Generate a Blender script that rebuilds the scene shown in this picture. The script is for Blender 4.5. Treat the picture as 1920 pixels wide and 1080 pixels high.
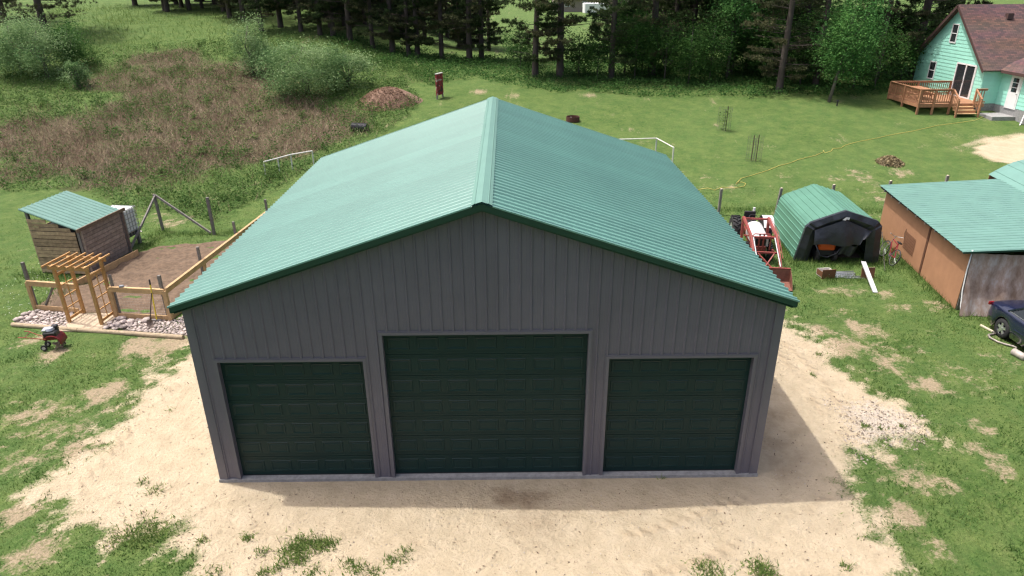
import bpy, bmesh, math, random
import numpy as np
from math import radians, sin, cos, pi, sqrt, atan2
from mathutils import Vector, Matrix

for _o in list(bpy.data.objects): bpy.data.objects.remove(_o)
SC = bpy.context.scene
COL = SC.collection
random.seed(7); RNG = np.random.default_rng(7)

# ------------------------------------------------------------------ camera
CAM = np.array([0.4798, -12.5352, 10.413]); YAW, PITCH, ROLL, FPX = 0.006, 0.42303, -0.00689, 1286.9
_f = np.array([sin(YAW)*cos(PITCH), cos(YAW)*cos(PITCH), -sin(PITCH)])
_r0 = np.array([cos(YAW), -sin(YAW), 0.0]); _u0 = np.cross(_r0, _f)
_r = _r0*cos(ROLL) + _u0*sin(ROLL); _u = -_r0*sin(ROLL) + _u0*cos(ROLL)
cd = bpy.data.cameras.new('camera'); cam = bpy.data.objects.new('camera', cd); COL.objects.link(cam)
cd.sensor_width = 36; cd.lens = 36*FPX/1920; cd.clip_end = 2000; cd.clip_start = .1
cam.matrix_world = Matrix(((_r[0], _u[0], -_f[0], CAM[0]), (_r[1], _u[1], -_f[1], CAM[1]), (_r[2], _u[2], -_f[2], CAM[2]), (0, 0, 0, 1)))
SC.camera = cam
# ------------------------------------------------------------------ world, sun, exposure
LDIR = Vector((1.8, -.56, -4.5)).normalized()
EL = math.asin(-LDIR.z); AZ = atan2(-LDIR.x, -LDIR.y)
W = bpy.data.worlds.new('World'); SC.world = W; W.use_nodes = True
nt = W.node_tree; nt.nodes.clear()
sky = nt.nodes.new('ShaderNodeTexSky'); sky.sky_type = 'NISHITA'; sky.sun_disc = False
sky.sun_elevation = EL; sky.sun_rotation = AZ; sky.air_density = .6; sky.dust_density = 7.0; sky.ozone_density = 1.0
bg = nt.nodes.new('ShaderNodeBackground'); bg.inputs['Strength'].default_value = .15
wo = nt.nodes.new('ShaderNodeOutputWorld'); nt.links.new(sky.outputs[0], bg.inputs[0]); nt.links.new(bg.outputs[0], wo.inputs[0])
sl = bpy.data.lights.new('sun', 'SUN'); sl.energy = 2.1; sl.angle = radians(.6); sl.color = (1, .96, .90)
so = bpy.data.objects.new('sun', sl); COL.objects.link(so); so.rotation_euler = LDIR.to_track_quat('-Z', 'Y').to_euler(); so.location = (-30, 10, 60)
vs = SC.view_settings; vs.view_transform = 'Standard'; vs.look = 'None'; vs.gamma = 1; vs.use_curve_mapping = False; vs.exposure = 0.80
SC.cycles.use_denoising = True; SC.cycles.filter_width = 1.35; SC.cycles.sample_clamp_indirect = 4; SC.cycles.max_bounces = 6; SC.cycles.transparent_max_bounces = 8

# ------------------------------------------------------------------ terrain and pixel helpers
def ramp2(t, w):
    t = np.maximum(t, 0); return np.where(t < w, t*t/(2*w), t - w/2)
def sstep(t):
    t = np.clip(t, 0, 1); return t*t*(3 - 2*t)
def hz(x, y):
    x = np.asarray(x, float); y = np.asarray(y, float)
    yr = y - ramp2(y - 46, 10); zr = .1*ramp2(yr - 14, 6)
    yl = y - ramp2(y - 58, 34); zl = .16*ramp2(yl - 22, 8)
    w = sstep((-3 - x)/15)
    return zr*(1 - w) + zl*w
def ray(px, py): return (px - 960)/FPX*_r + (540 - py)/FPX*_u + _f
def P(px, py, z=0.0):
    d = ray(px, py); t = (z - CAM[2])/d[2]; q = CAM + t*d; return Vector((q[0], q[1], z))
def G(px, py, up=0.0):
    """point of the terrain seen at a pixel of the photograph"""
    d = ray(px, py); t = np.linspace(8, 420, 8000); q = CAM[None] + t[:, None]*d[None]
    s = q[:, 2] - hz(q[:, 0], q[:, 1]); i = int(np.argmax(s < 0)) or len(t) - 1
    k = s[i-1]/(s[i-1] - s[i] + 1e-12); p = q[i-1] + (q[i] - q[i-1])*k
    return Vector((p[0], p[1], float(hz(p[0], p[1])) + up))
def poly(pts): return np.array([G(*p)[:2] for p in pts])
def sdist(x, y, pg):
    """signed distance to polygon, positive inside"""
    x = np.asarray(x, float); y = np.asarray(y, float); d2 = np.full(x.shape, 1e9); ins = np.zeros(x.shape, bool)
    n = len(pg)
    for i in range(n):
        ax, ay = pg[i]; bx, by = pg[(i+1) % n]; ex, ey = bx-ax, by-ay
        t = np.clip(((x-ax)*ex + (y-ay)*ey)/(ex*ex+ey*ey+1e-12), 0, 1)
        d2 = np.minimum(d2, (x-ax-t*ex)**2 + (y-ay-t*ey)**2)
        c = ((ay > y) != (by > y)) & (x < (bx-ax)*(y-ay)/(by-ay+1e-12)+ax); ins ^= c
    d = np.sqrt(d2); return np.where(ins, d, -d)
_perm = np.random.default_rng(3).random((256, 256))
def vnoise(x, y, s):
    x = np.asarray(x)*s + 37.3; y = np.asarray(y)*s + 11.7
    xi = np.floor(x).astype(int); yi = np.floor(y).astype(int); fx = x-xi; fy = y-yi
    fx = fx*fx*(3-2*fx); fy = fy*fy*(3-2*fy)
    g = lambda a, b: _perm[a % 256, b % 256]
    return (g(xi, yi)*(1-fx)+g(xi+1, yi)*fx)*(1-fy) + (g(xi, yi+1)*(1-fx)+g(xi+1, yi+1)*fx)*fy
def fbm(x, y, s, o=4):
    a, t, n = 0, 0, 1.0
    for k in range(o): a = a + vnoise(x + 17*k, y - 9*k, s)*n; t += n; n *= .55; s *= 2.03
    return a/t

# ------------------------------------------------------------------ materials
MATS = {}
def mat(name, col, rough=.7, metal=0., var=.12, scale=6., bump=0., bscale=40., col2=None, coat=0., spec=.5, trans=0., stretch=None, rnd=0.):
    if name in MATS: return MATS[name]
    m = bpy.data.materials.new(name); m.use_nodes = True; n = m.node_tree.nodes; L = m.node_tree.links
    b = n['Principled BSDF']; b.inputs['Roughness'].default_value = rough; b.inputs['Metallic'].default_value = metal
    b.inputs['Specular IOR Level'].default_value = spec; b.inputs['Coat Weight'].default_value = coat; b.inputs['Coat Roughness'].default_value = .34 if coat < 1 else .04
    tc = n.new('ShaderNodeTexCoord'); mp = n.new('ShaderNodeMapping'); L.new(tc.outputs['Object'], mp.inputs['Vector'])
    if stretch: mp.inputs['Scale'].default_value = stretch
    nz = n.new('ShaderNodeTexNoise'); nz.inputs['Scale'].default_value = scale; nz.inputs['Detail'].default_value = 5; nz.inputs['Roughness'].default_value = .65
    L.new(mp.outputs[0], nz.inputs['Vector'])
    cr = n.new('ShaderNodeValToRGB'); cr.color_ramp.elements[0].position = .3; cr.color_ramp.elements[1].position = .72
    c2 = col2 or tuple(c*(1+var) for c in col); c1 = tuple(c*(1-var) for c in col) if not col2 else col
    cr.color_ramp.elements[0].color = (*c1, 1); cr.color_ramp.elements[1].color = (*c2, 1); L.new(nz.outputs[0], cr.inputs[0])
    out = cr.outputs[0]
    if rnd:
        oi = n.new('ShaderNodeObjectInfo'); mr = n.new('ShaderNodeMapRange'); mr.inputs['To Min'].default_value = 1-rnd; mr.inputs['To Max'].default_value = 1+rnd
        L.new(oi.outputs['Random'], mr.inputs['Value']); mx = n.new('ShaderNodeVectorMath'); mx.operation = 'SCALE'
        L.new(out, mx.inputs[0]); L.new(mr.outputs[0], mx.inputs['Scale']); out = mx.outputs[0]
    L.new(out, b.inputs['Base Color'])
    if bump:
        nb = n.new('ShaderNodeTexNoise'); nb.inputs['Scale'].default_value = bscale; nb.inputs['Detail'].default_value = 4; L.new(mp.outputs[0], nb.inputs['Vector'])
        bp = n.new('ShaderNodeBump'); bp.inputs['Strength'].default_value = bump; bp.inputs['Distance'].default_value = .02
        L.new(nb.outputs[0], bp.inputs['Height']); L.new(bp.outputs[0], b.inputs['Normal'])
    MATS[name] = m; return m
def leafmat(name, ca, cb, cc=None, trans=.35, rough=.75):
    """foliage: colour varies leaf by leaf through the 'rnd' attribute"""
    if name in MATS: return MATS[name]
    m = bpy.data.materials.new(name); m.use_nodes = True; n = m.node_tree.nodes; L = m.node_tree.links
    for x in list(n): n.remove(x)
    at = n.new('ShaderNodeAttribute'); at.attribute_name = 'rnd'
    cr = n.new('ShaderNodeValToRGB'); e = cr.color_ramp.elements; e[0].color = (*ca, 1); e[1].color = (*cb, 1)
    if cc: x = e.new(.5); x.color = (*cc, 1)
    L.new(at.outputs['Fac'], cr.inputs[0])
    d = n.new('ShaderNodeBsdfPrincipled'); d.inputs['Roughness'].default_value = rough; d.inputs['Specular IOR Level'].default_value = .12
    t = n.new('ShaderNodeBsdfTranslucent'); mx = n.new('ShaderNodeMixShader'); mx.inputs[0].default_value = trans
    L.new(cr.outputs[0], d.inputs['Base Color']); L.new(cr.outputs[0], t.inputs['Color'])
    L.new(d.outputs[0], mx.inputs[1]); L.new(t.outputs[0], mx.inputs[2])
    o = n.new('ShaderNodeOutputMaterial'); L.new(mx.outputs[0], o.inputs[0]); MATS[name] = m; return m

# ------------------------------------------------------------------ mesh helpers
class MB:
    def __init__(s): s.v = []; s.f = []
    def add(s, vs, fs):
        k = len(s.v); s.v += [tuple(v) for v in vs]; s.f += [tuple(i+k for i in f) for f in fs]; return s
    def box(s, x0, x1, y0, y1, z0, z1, M=None):
        vs = [Vector(p) for p in ((x0,y0,z0),(x1,y0,z0),(x1,y1,z0),(x0,y1,z0),(x0,y0,z1),(x1,y0,z1),(x1,y1,z1),(x0,y1,z1))]
        if M: vs = [M @ v for v in vs]
        return s.add(vs, [(3,2,1,0),(4,5,6,7),(0,1,5,4),(1,2,6,5),(2,3,7,6),(3,0,4,7)])
    def bar(s, a, b, w, h, up=(0, 0, 1)):
        """rectangular bar from a to b; w across, h along 'up'"""
        a, b = Vector(a), Vector(b); d = (b-a).normalized(); u = Vector(up)
        if abs(d.dot(u)) > .98: u = Vector((0, 1, 0))
        x = d.cross(u).normalized(); u = x.cross(d)
        vs = [q + x*(i*w/2) + u*(j*h/2) for q in (a, b) for i, j in ((-1,-1),(1,-1),(1,1),(-1,1))]
        return s.add(vs, [(0,1,2,3),(7,6,5,4),(0,4,5,1),(1,5,6,2),(2,6,7,3),(3,7,4,0)])
    def tube(s, pts, r, n=8, closed=False, cap=True):
        pts = [Vector(p) for p in pts]; k0 = len(s.v); m = len(pts); rr = r if hasattr(r, '__len__') else [r]*m
        pv = None
        for i, p in enumerate(pts):
            a = pts[i-1] if i or closed else p; b = pts[(i+1) % m] if i < m-1 or closed else p
            d = (b-a).normalized() if (b-a).length > 1e-9 else Vector((0, 0, 1))
            x = (pv - d*pv.dot(d)) if pv else d.orthogonal()
            x = x.normalized() if x.length > 1e-6 else d.orthogonal().normalized(); pv = x; y = d.cross(x)
            for j in range(n): t = 2*pi*j/n; s.v.append(tuple(p + (x*cos(t)+y*sin(t))*rr[i]))
        for i in range(m if closed else m-1):
            for j in range(n):
                a = k0+i*n+j; b = k0+i*n+(j+1) % n; c = k0+((i+1) % m)*n+(j+1) % n; d = k0+((i+1) % m)*n+j; s.f.append((a, b, c, d))
        if cap and not closed: s.f.append(tuple(k0+j for j in range(n))[::-1]); s.f.append(tuple(k0+(m-1)*n+j for j in range(n)))
        return s
    def lathe(s, prof, n=20, M=None, axis='z'):
        k0 = len(s.v); m = len(prof)
        for r, z in prof:
            for j in range(n):
                t = 2*pi*j/n; p = Vector((r*cos(t), r*sin(t), z))
                if axis == 'x': p = Vector((z, r*cos(t), r*sin(t)))
                if axis == 'y': p = Vector((r*cos(t), z, r*sin(t)))
                s.v.append(tuple(M @ p if M else p))
        for i in range(m-1):
            for j in range(n): s.f.append((k0+i*n+j, k0+i*n+(j+1) % n, k0+(i+1)*n+(j+1) % n, k0+(i+1)*n+j))
        return s
    def prism(s, pts, d):
        """polygon pts (3-D) extruded by vector d"""
        n = len(pts); d = Vector(d); vs = [Vector(p) for p in pts] + [Vector(p)+d for p in pts]
        return s.add(vs, [tuple(range(n))[::-1], tuple(range(n, 2*n))] + [(i, (i+1) % n, n+(i+1) % n, n+i) for i in range(n)])
    def build(s, name, m, parent=None, smooth=False, bevel=0):
        me = bpy.data.meshes.new(name); me.from_pydata(s.v, [], s.f); me.update()
        bm = bmesh.new(); bm.from_mesh(me); bmesh.ops.recalc_face_normals(bm, faces=bm.faces)
        if bevel: bmesh.ops.bevel(bm, geom=bm.edges[:], offset=bevel, segments=1, affect='EDGES', clamp_overlap=True)
        bm.to_mesh(me); bm.free()
        return link(name, me, m, parent, smooth)
def link(name, me, m, parent=None, smooth=False):
    if m and not me.materials: me.materials.append(m)
    if smooth: me.polygons.foreach_set('use_smooth', [True]*len(me.polygons))
    o = bpy.data.objects.new(name, me); COL.objects.link(o)
    if parent: o.parent = parent
    return o
def tag(o, label=None, cat=None, group=None, kind=None):
    if label: o['label'] = label
    if cat: o['category'] = cat
    if group: o['group'] = group
    if kind: o['kind'] = kind
    return o
def thing(name, label, cat, loc=(0, 0, 0), rz=0., group=None):
    o = bpy.data.objects.new(name, None); COL.objects.link(o); o.location = loc; o.rotation_euler = (0, 0, rz); o.empty_display_size = .2
    return tag(o, label, cat, group)
def copy_tree(o, parent=None):
    c = o.copy(); COL.objects.link(c); c.parent = parent
    for ch in o.children: copy_tree(ch, c)
    return c
def faces_mesh(name, V, rnd=None):
    """V (N,k,3) separate faces with k corners; rnd (N) stored per face"""
    V = np.asarray(V, np.float32); N, k, _ = V.shape
    me = bpy.data.meshes.new(name); me.vertices.add(N*k); me.vertices.foreach_set('co', V.reshape(-1))
    me.loops.add(N*k); me.loops.foreach_set('vertex_index', np.arange(N*k, dtype=np.int32))
    me.polygons.add(N); me.polygons.foreach_set('loop_start', np.arange(0, N*k, k, dtype=np.int32))
    if rnd is not None:
        a = me.attributes.new('rnd', 'FLOAT', 'FACE'); a.data.foreach_set('value', np.clip(np.asarray(rnd, np.float32), 0, 1))
    me.update(); me.validate(); return me
def unit(v): return v/(np.linalg.norm(v, axis=-1, keepdims=True)+1e-9)
def leaves(C, size, up=.3, rng=RNG, aspect=.55):
    """diamond leaves at points C"""
    n = len(C); d = unit(rng.normal(size=(n, 3))); d[:, 2] *= .6; d = unit(d)
    nn = unit(rng.normal(size=(n, 3)) + np.array([0, 0, up*3])); b = unit(np.cross(nn, d)); s = (size*rng.uniform(.6, 1.3, n))[:, None]
    return np.stack([C - d*s*.5, C + b*s*aspect*.5, C + d*s*.5, C - b*s*aspect*.5], 1)
def blades(B, h, w, lean=.35, rng=RNG):
    """upright thin triangles rooted at B"""
    n = len(B); h = np.broadcast_to(h, n)*rng.uniform(.55, 1.25, n); w = np.broadcast_to(w, n); t = rng.uniform(0, 2*pi, n)
    s = np.stack([np.cos(t), np.sin(t), 0*t], 1)*w[:, None]*.5
    l = rng.normal(size=(n, 3))*lean; l[:, 2] = 1; tip = B + unit(l)*h[:, None]
    return np.stack([B - s, B + s, tip], 1)

# ------------------------------------------------------------------ ground cover maps
SAND = poly([(352, 655), (330, 672), (285, 705), (262, 735), (215, 778), (180, 800), (158, 842), (120, 872), (92, 905), (42, 928), (92, 942), (105, 975), (132, 992),
    (165, 1008), (225, 1012), (262, 1000), (305, 1012), (300, 1040), (335, 1062), (330, 1110), (380, 1180), (1700, 1180), (1690, 1080), (1697, 1040), (1668, 1012), (1642, 1000), (1640, 962), (1612, 938), (1600, 897),
    (1606, 852), (1652, 842), (1702, 842), (1756, 822), (1742, 792), (1702, 765), (1640, 735), (1592, 700), (1560, 672), (1532, 632), (1492, 604), (1450, 560), (1380, 470), (420, 470)])
SAND = np.array([(x, y) if y < 20 else (x, 20) for x, y in SAND])
_bx = [(x, y) for x, y in SAND]
# behind the eaves the strip of sand just runs along the side walls
SAND = np.array(_bx[:-2] + [(8.6, 9.5), (7.6, 13.0), (-7.6, 13.0), (-7.8, 8.0)])
HSAND = poly([(1815, 275), (1850, 258), (1920, 252), (2010, 258), (2040, 300), (1920, 312), (1850, 300)])
BROWN = poly([(200, 135), (330, 95), (440, 108), (520, 145), (570, 190), (640, 215), (700, 238), (650, 268), (570, 290), (480, 305), (400, 335), (300, 345), (150, 350), (-60, 352), (-80, 270), (0, 240), (100, 215), (180, 190)])
HILLV = poly([(-160, 365), (160, 356), (250, 400), (300, 392), (400, 420), (470, 380), (560, 330), (610, 296), (700, 262), (775, 215), (790, 190), (760, 160), (850, 150), (780, 120), (680, 92), (520, 60), (430, 75), (300, 85), (200, 95), (100, 60), (-160, 60)])
WEEDR = poly([(500, 160), (560, 120), (640, 95), (760, 135), (800, 160), (770, 175), (795, 200), (770, 235), (700, 262), (640, 250), (600, 215)])
SOIL = poly([(70, 582), (105, 545), (150, 520), (255, 478), (300, 462), (420, 452), (455, 440), (470, 432), (465, 470), (380, 560), (322, 600), (215, 592), (150, 588)])
GRAVEL = poly([(1560, 760), (1630, 745), (1720, 775), (1752, 825), (1650, 840), (1602, 850), (1590, 800)])
PATCH = [(G(*a), r) for a, r in (((120, 800), 1.5), ((60, 775), 1.0), ((185, 745), .8), ((215, 730), .7), ((60, 850), .8), ((165, 830), 1.0), ((260, 640), .9), ((310, 645), .9), ((100, 665), .6), ((60, 640), .7), ((40, 960), .6), ((60, 1050), .9),
    ((1600, 545), .75), ((1660, 555), .7), ((1690, 575), .6), ((1555, 545), .55), ((1760, 570), .6), ((1620, 620), .8), ((1590, 650), .8), ((1655, 660), 1.0), ((1745, 728), .6), ((1640, 800), .6), ((1690, 900), .8), ((1740, 910), .8), ((1770, 1035), .55), ((1700, 960), .6), ((1840, 800), .6), ((1880, 880), .5), ((1850, 840), .5), ((1540, 620), .5), ((1720, 655), .5),
    ((1620, 330), 1.1), ((1700, 325), 1.0), ((1560, 335), .8), ((1655, 281), .7), ((960, 176), 1.0), ((900, 172), .8), ((1100, 178), .9), ((1340, 188), .9), ((1760, 250), .7), ((330, 415), 1.0), ((290, 405), 1.0))]
def cover(x, y):
    """sand, bare, brown hill, soil amounts 0..1 around .5 = edge"""
    nz = fbm(x, y, 1.1, 5) - .5; n2 = fbm(x, y, 4.0, 3) - .5
    s = np.maximum(sdist(x, y, SAND), sdist(x, y, HSAND))
    sand = .5 + s*.55 + nz*.8 + n2*.7
    bare = np.zeros(np.shape(x))
    for p, r in PATCH: bare = np.maximum(bare, 1.1 - np.sqrt((x-p.x)**2 + ((y-p.y)*.9)**2)/r)
    bare = np.clip(bare, 0, .75) + (fbm(x, y, .55, 4) - .60)*1.5 + n2*1.5 + nz*.6 - .1
    edge = np.clip(1 + s/2.5, 0, 1)*.35; bare = bare + edge
    brown = .5 + np.clip(sdist(x, y, BROWN)*.12, -1, 1) + (fbm(x, y, .25, 4)-.5)*1.2
    soil = .5 + sdist(x, y, SOIL)*2
    return np.clip(sand, 0, 1), np.clip(bare, 0, 1), np.clip(brown, 0, 1), np.clip(soil, 0, 1)

# ------------------------------------------------------------------ ground sheet
def axis(lo, a, b, hi, fine, grow=1.12):
    mid = list(np.arange(a, b+1e-6, fine)); L = []; s = fine; x = a
    while x > lo: s = min(s*grow, 12); x -= s; L.append(x)
    R = []; s = fine; x = mid[-1]
    while x < hi: s = min(s*grow, 12); x += s; R.append(x)
    return np.array(L[::-1] + mid + R)
gx = axis(-420, -22, 21, 420, .13); gy = axis(-60, -9, 22, 620, .13, 1.06)
X, Y = np.meshgrid(gx, gy, indexing='ij'); nx, ny = X.shape
sa, ba, br, soi = cover(X, Y)
near = np.clip(1.5 - np.abs(X)/30, 0, 1)*np.clip(1.6 - Y/22, 0, 1)
Z = hz(X, Y) + (fbm(X, Y, .9, 4) - .5)*.06*near*np.clip((np.maximum(np.abs(X)-6.3, np.maximum(-Y-.3, Y-12.5)))/1.0, 0, 1)
Z += (fbm(X, Y, 3.2, 3) - .5)*.05*near*np.clip(sa*2-1, 0, 1)*np.clip((np.maximum(np.abs(X)-6.3, -Y-.3))/.5, 0, 1)
vv = np.stack([X, Y, Z], -1).reshape(-1, 3).astype(np.float32)
I = np.arange(nx*ny).reshape(nx, ny); q = np.stack([I[:-1, :-1], I[1:, :-1], I[1:, 1:], I[:-1, 1:]], -1).reshape(-1, 4)
TRACKS = [[(1440, 640), (1490, 700), (1545, 780), (1600, 880), (1650, 1000), (1690, 1120)], [(1470, 640), (1530, 700), (1590, 780), (1640, 850)], [(330, 720), (250, 800), (160, 900), (130, 960)], [(1500, 860), (1400, 935), (1200, 1000), (900, 1030), (500, 990), (280, 960), (140, 985)], [(1560, 930), (1300, 1060), (1000, 1120)]]
trk = np.zeros(X.shape)
for T in TRACKS:
    pp = [G(*p) for p in T]; dd = np.full(X.shape, 9.)
    for a, b in zip(pp, pp[1:]):
        ex, ey = b.x-a.x, b.y-a.y; t = np.clip(((X-a.x)*ex+(Y-a.y)*ey)/(ex*ex+ey*ey), 0, 1); dd = np.minimum(dd, np.hypot(X-a.x-t*ex, Y-a.y-t*ey))
    trk = np.maximum(trk, np.clip(1.3-dd/.17, 0, 1)*np.clip(fbm(X, Y, .8, 2)*2-.45, 0, 1))
me = bpy.data.meshes.new('ground'); me.vertices.add(len(vv)); me.vertices.foreach_set('co', vv.reshape(-1))
me.loops.add(q.size); me.loops.foreach_set('vertex_index', q.reshape(-1).astype(np.int32)); me.polygons.add(len(q)); me.polygons.foreach_set('loop_start', np.arange(0, q.size, 4, dtype=np.int32)); me.update()
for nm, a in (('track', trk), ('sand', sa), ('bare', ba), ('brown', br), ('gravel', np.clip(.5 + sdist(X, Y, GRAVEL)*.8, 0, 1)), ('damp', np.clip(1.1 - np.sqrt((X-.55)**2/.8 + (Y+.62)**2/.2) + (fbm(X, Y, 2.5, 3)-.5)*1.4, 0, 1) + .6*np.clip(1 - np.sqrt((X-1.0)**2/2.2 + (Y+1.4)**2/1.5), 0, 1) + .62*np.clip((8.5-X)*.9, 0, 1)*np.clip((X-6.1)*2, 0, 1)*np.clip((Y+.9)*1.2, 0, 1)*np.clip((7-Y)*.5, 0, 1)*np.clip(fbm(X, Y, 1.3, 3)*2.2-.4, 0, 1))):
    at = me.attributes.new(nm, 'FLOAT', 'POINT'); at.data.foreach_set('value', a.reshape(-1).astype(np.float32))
def ground_mat():
    m = bpy.data.materials.new('ground_cover'); m.use_nodes = True; n = m.node_tree.nodes; L = m.node_tree.links; b = n['Principled BSDF']
    b.inputs['Roughness'].default_value = .95; b.inputs['Specular IOR Level'].default_value = .15
    tc = n.new('ShaderNodeTexCoord')
    def noise(s, d=5, r=.6):
        x = n.new('ShaderNodeTexNoise'); x.inputs['Scale'].default_value = s; x.inputs['Detail'].default_value = d; x.inputs['Roughness'].default_value = r; L.new(tc.outputs['Object'], x.inputs['Vector']); return x.outputs[0]
    def ramp(i, *st):
        x = n.new('ShaderNodeValToRGB'); e = x.color_ramp.elements
        while len(e) < len(st): e.new(.5)
        for k, (p, c) in enumerate(st): e[k].position = p; e[k].color = (*c, 1) if hasattr(c, '__len__') else (c, c, c, 1)
        L.new(i, x.inputs[0]); return x.outputs[0]
    def mix(f, a, c):
        x = n.new('ShaderNodeMix'); x.data_type = 'RGBA'; L.new(f, x.inputs[0])
        for k, v in ((6, a), (7, c)):
            if hasattr(v, 'links') or hasattr(v, 'node'): L.new(v, x.inputs[k])
            else: x.inputs[k].default_value = (*v, 1)
        return x.outputs[2]
    def attr(k): x = n.new('ShaderNodeAttribute'); x.attribute_name = k; return x.outputs['Fac']
    def mth(op, a, c, cl=False):
        x = n.new('ShaderNodeMath'); x.operation = op; x.use_clamp = cl
        for k, v in ((0, a), (1, c)):
            if isinstance(v, (int, float)): x.inputs[k].default_value = v
            else: L.new(v, x.inputs[k])
        return x.outputs[0]
    fine = noise(55, 4); mid = noise(7, 5); big = noise(.22, 4); clod = noise(16, 6, .7)
    grass = mix(ramp(mid, (.32, 0.), (.7, 1.)), (.038, .086, .018), (.115, .182, .048))
    grass = mix(ramp(big, (.36, 0.), (.62, .7)), grass, (.088, .155, .044))
    wv = n.new('ShaderNodeTexWave'); wv.inputs['Scale'].default_value = .42; wv.inputs['Distortion'].default_value = 3.; wv.inputs['Detail'].default_value = 3; wm = n.new('ShaderNodeMapping'); wm.inputs['Rotation'].default_value = (0, 0, .5); L.new(tc.outputs['Object'], wm.inputs[0]); L.new(wm.outputs[0], wv.inputs['Vector'])
    grass = mix(ramp(wv.outputs[1], (.3, 0.), (.9, .45)), grass, (.085, .135, .04)); pat = noise(1.1, 7, .72); grass = mix(ramp(pat, (.42, 0.), (.68, .75)), grass, (.155, .205, .062)); grass = mix(ramp(noise(3.4, 5, .7), (.30, .55), (.48, 0.)), grass, (.045, .10, .022)); straw = noise(2.6, 6, .75); grass = mix(ramp(straw, (.55, 0.), (.78, .6)), grass, (.165, .18, .07))
    grass = mix(ramp(fine, (.5, 0.), (.75, .7)), grass, (.03, .075, .014))
    dry = ramp(clod, (.25, (.20, .155, .10)), (.5, (.34, .27, .18)), (.75, (.44, .36, .25)))
    bare = mth('ADD', attr('bare'), mth('MULTIPLY', mth('SUBTRACT', clod, .5), 1.5)); bare = mth('ADD', bare, mth('MULTIPLY', mth('SUBTRACT', mid, .5), 1.3)); grass = mix(ramp(bare, (.30, 0.), (.85, .95)), grass, dry)
    sandc = ramp(noise(2.2, 6), (.25, (.42, .345, .235)), (.5, (.50, .415, .29)), (.75, (.56, .47, .34)))
    sandc = mix(ramp(clod, (.2, 1.), (.42, 0.)), sandc, (.36, .27, .17)); sandc = mix(ramp(mth('MULTIPLY', attr('track'), mid), (.2, 0.), (.7, .5)), sandc, (.40, .30, .19))
    grv = ramp(noise(30, 3), (.3, (.33, .28, .24)), (.5, (.50, .45, .39)), (.7, (.60, .55, .48)))
    sandc = mix(ramp(mth('ADD', attr('gravel'), mth('MULTIPLY', mth('SUBTRACT', mid, .5), 2.2)), (.5, 0.), (1., .75)), sandc, grv)
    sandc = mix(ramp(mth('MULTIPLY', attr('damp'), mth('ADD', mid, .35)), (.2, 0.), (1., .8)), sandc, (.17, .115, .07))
    sf = ramp(mth('ADD', attr('sand'), mth('MULTIPLY', mth('SUBTRACT', clod, .5), .8)), (.40, 0.), (.66, 1.))
    col = mix(sf, grass, sandc)
    thatch = ramp(noise(5, 6, .7), (.3, (.045, .04, .022)), (.5, (.10, .08, .05)), (.7, (.17, .13, .085)))
    col = mix(ramp(attr('brown'), (.42, 0.), (.62, .9)), col, thatch); L.new(col, b.inputs['Base Color'])
    tw = n.new('ShaderNodeTexWave'); tw.inputs['Scale'].default_value = 1.5; tw.inputs['Distortion'].default_value = 1.5; tw.inputs['Detail'].default_value = 2; tw.bands_direction = 'DIAGONAL'; L.new(tc.outputs['Object'], tw.inputs['Vector']); tread = tw.outputs[1]
    h = mth('ADD', mth('MULTIPLY', clod, .9), mth('MULTIPLY', noise(5.5, 4), 1.6)); h = mth('ADD', h, mth('MULTIPLY', fine, .35))
    bp = n.new('ShaderNodeBump'); h = mth('ADD', h, mth('MULTIPLY', mth('MULTIPLY', attr('track'), tread), 1.3)); bp.inputs['Strength'].default_value = .8; bp.inputs['Distance'].default_value = .085; L.new(h, bp.inputs['Height']); L.new(bp.outputs[0], b.inputs['Normal'])
    return m
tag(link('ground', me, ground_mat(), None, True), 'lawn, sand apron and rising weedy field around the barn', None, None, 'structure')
#BARN
# ================================================================== the barn
B0, HW, LEN, SLOPE = .08, 6.096, 12.0, 1/3.01
EX, EZ, RZ, YF, YB = 6.243, 4.53, 6.606, -.258, 12.2          # roof: eave x, eave z, ridge z, front and back
M_side = mat('charcoal_steel', (.120, .115, .142), .45, 0, .07, 1.5, .06, 3., spec=.45, rnd=.05)
M_trim = mat('charcoal_trim', (.125, .121, .146), .42, 0, .05, 2., spec=.5)
M_roof = mat('green_roof_steel', (.128, .285, .238), .36, 0, .09, .7, .02, 2., spec=.7, coat=.5, rnd=.06)
M_green = mat('dark_green_trim', (.007, .045, .030), .45, 0, .08, 2.)
M_door = mat('dark_green_door', (.004, .026, .025), .45, 0, .10, 1.2, .05, 60., spec=.3)
M_conc = mat('concrete', (.28, .28, .28), .9, 0, .25, 9., .3, 60.)
barn = thing('metal_barn', 'large charcoal metal barn with green ribbed roof and three dark green garage doors', 'barn')
DOORS = [(-4.108, 1.524, 3.05, 5, 6), (.0, 2.134, 3.655, 7, 7), (4.112, 1.524, 3.05, 5, 6)]
def roofz(x): return RZ - abs(x)*(RZ-EZ)/EX - .045
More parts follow.
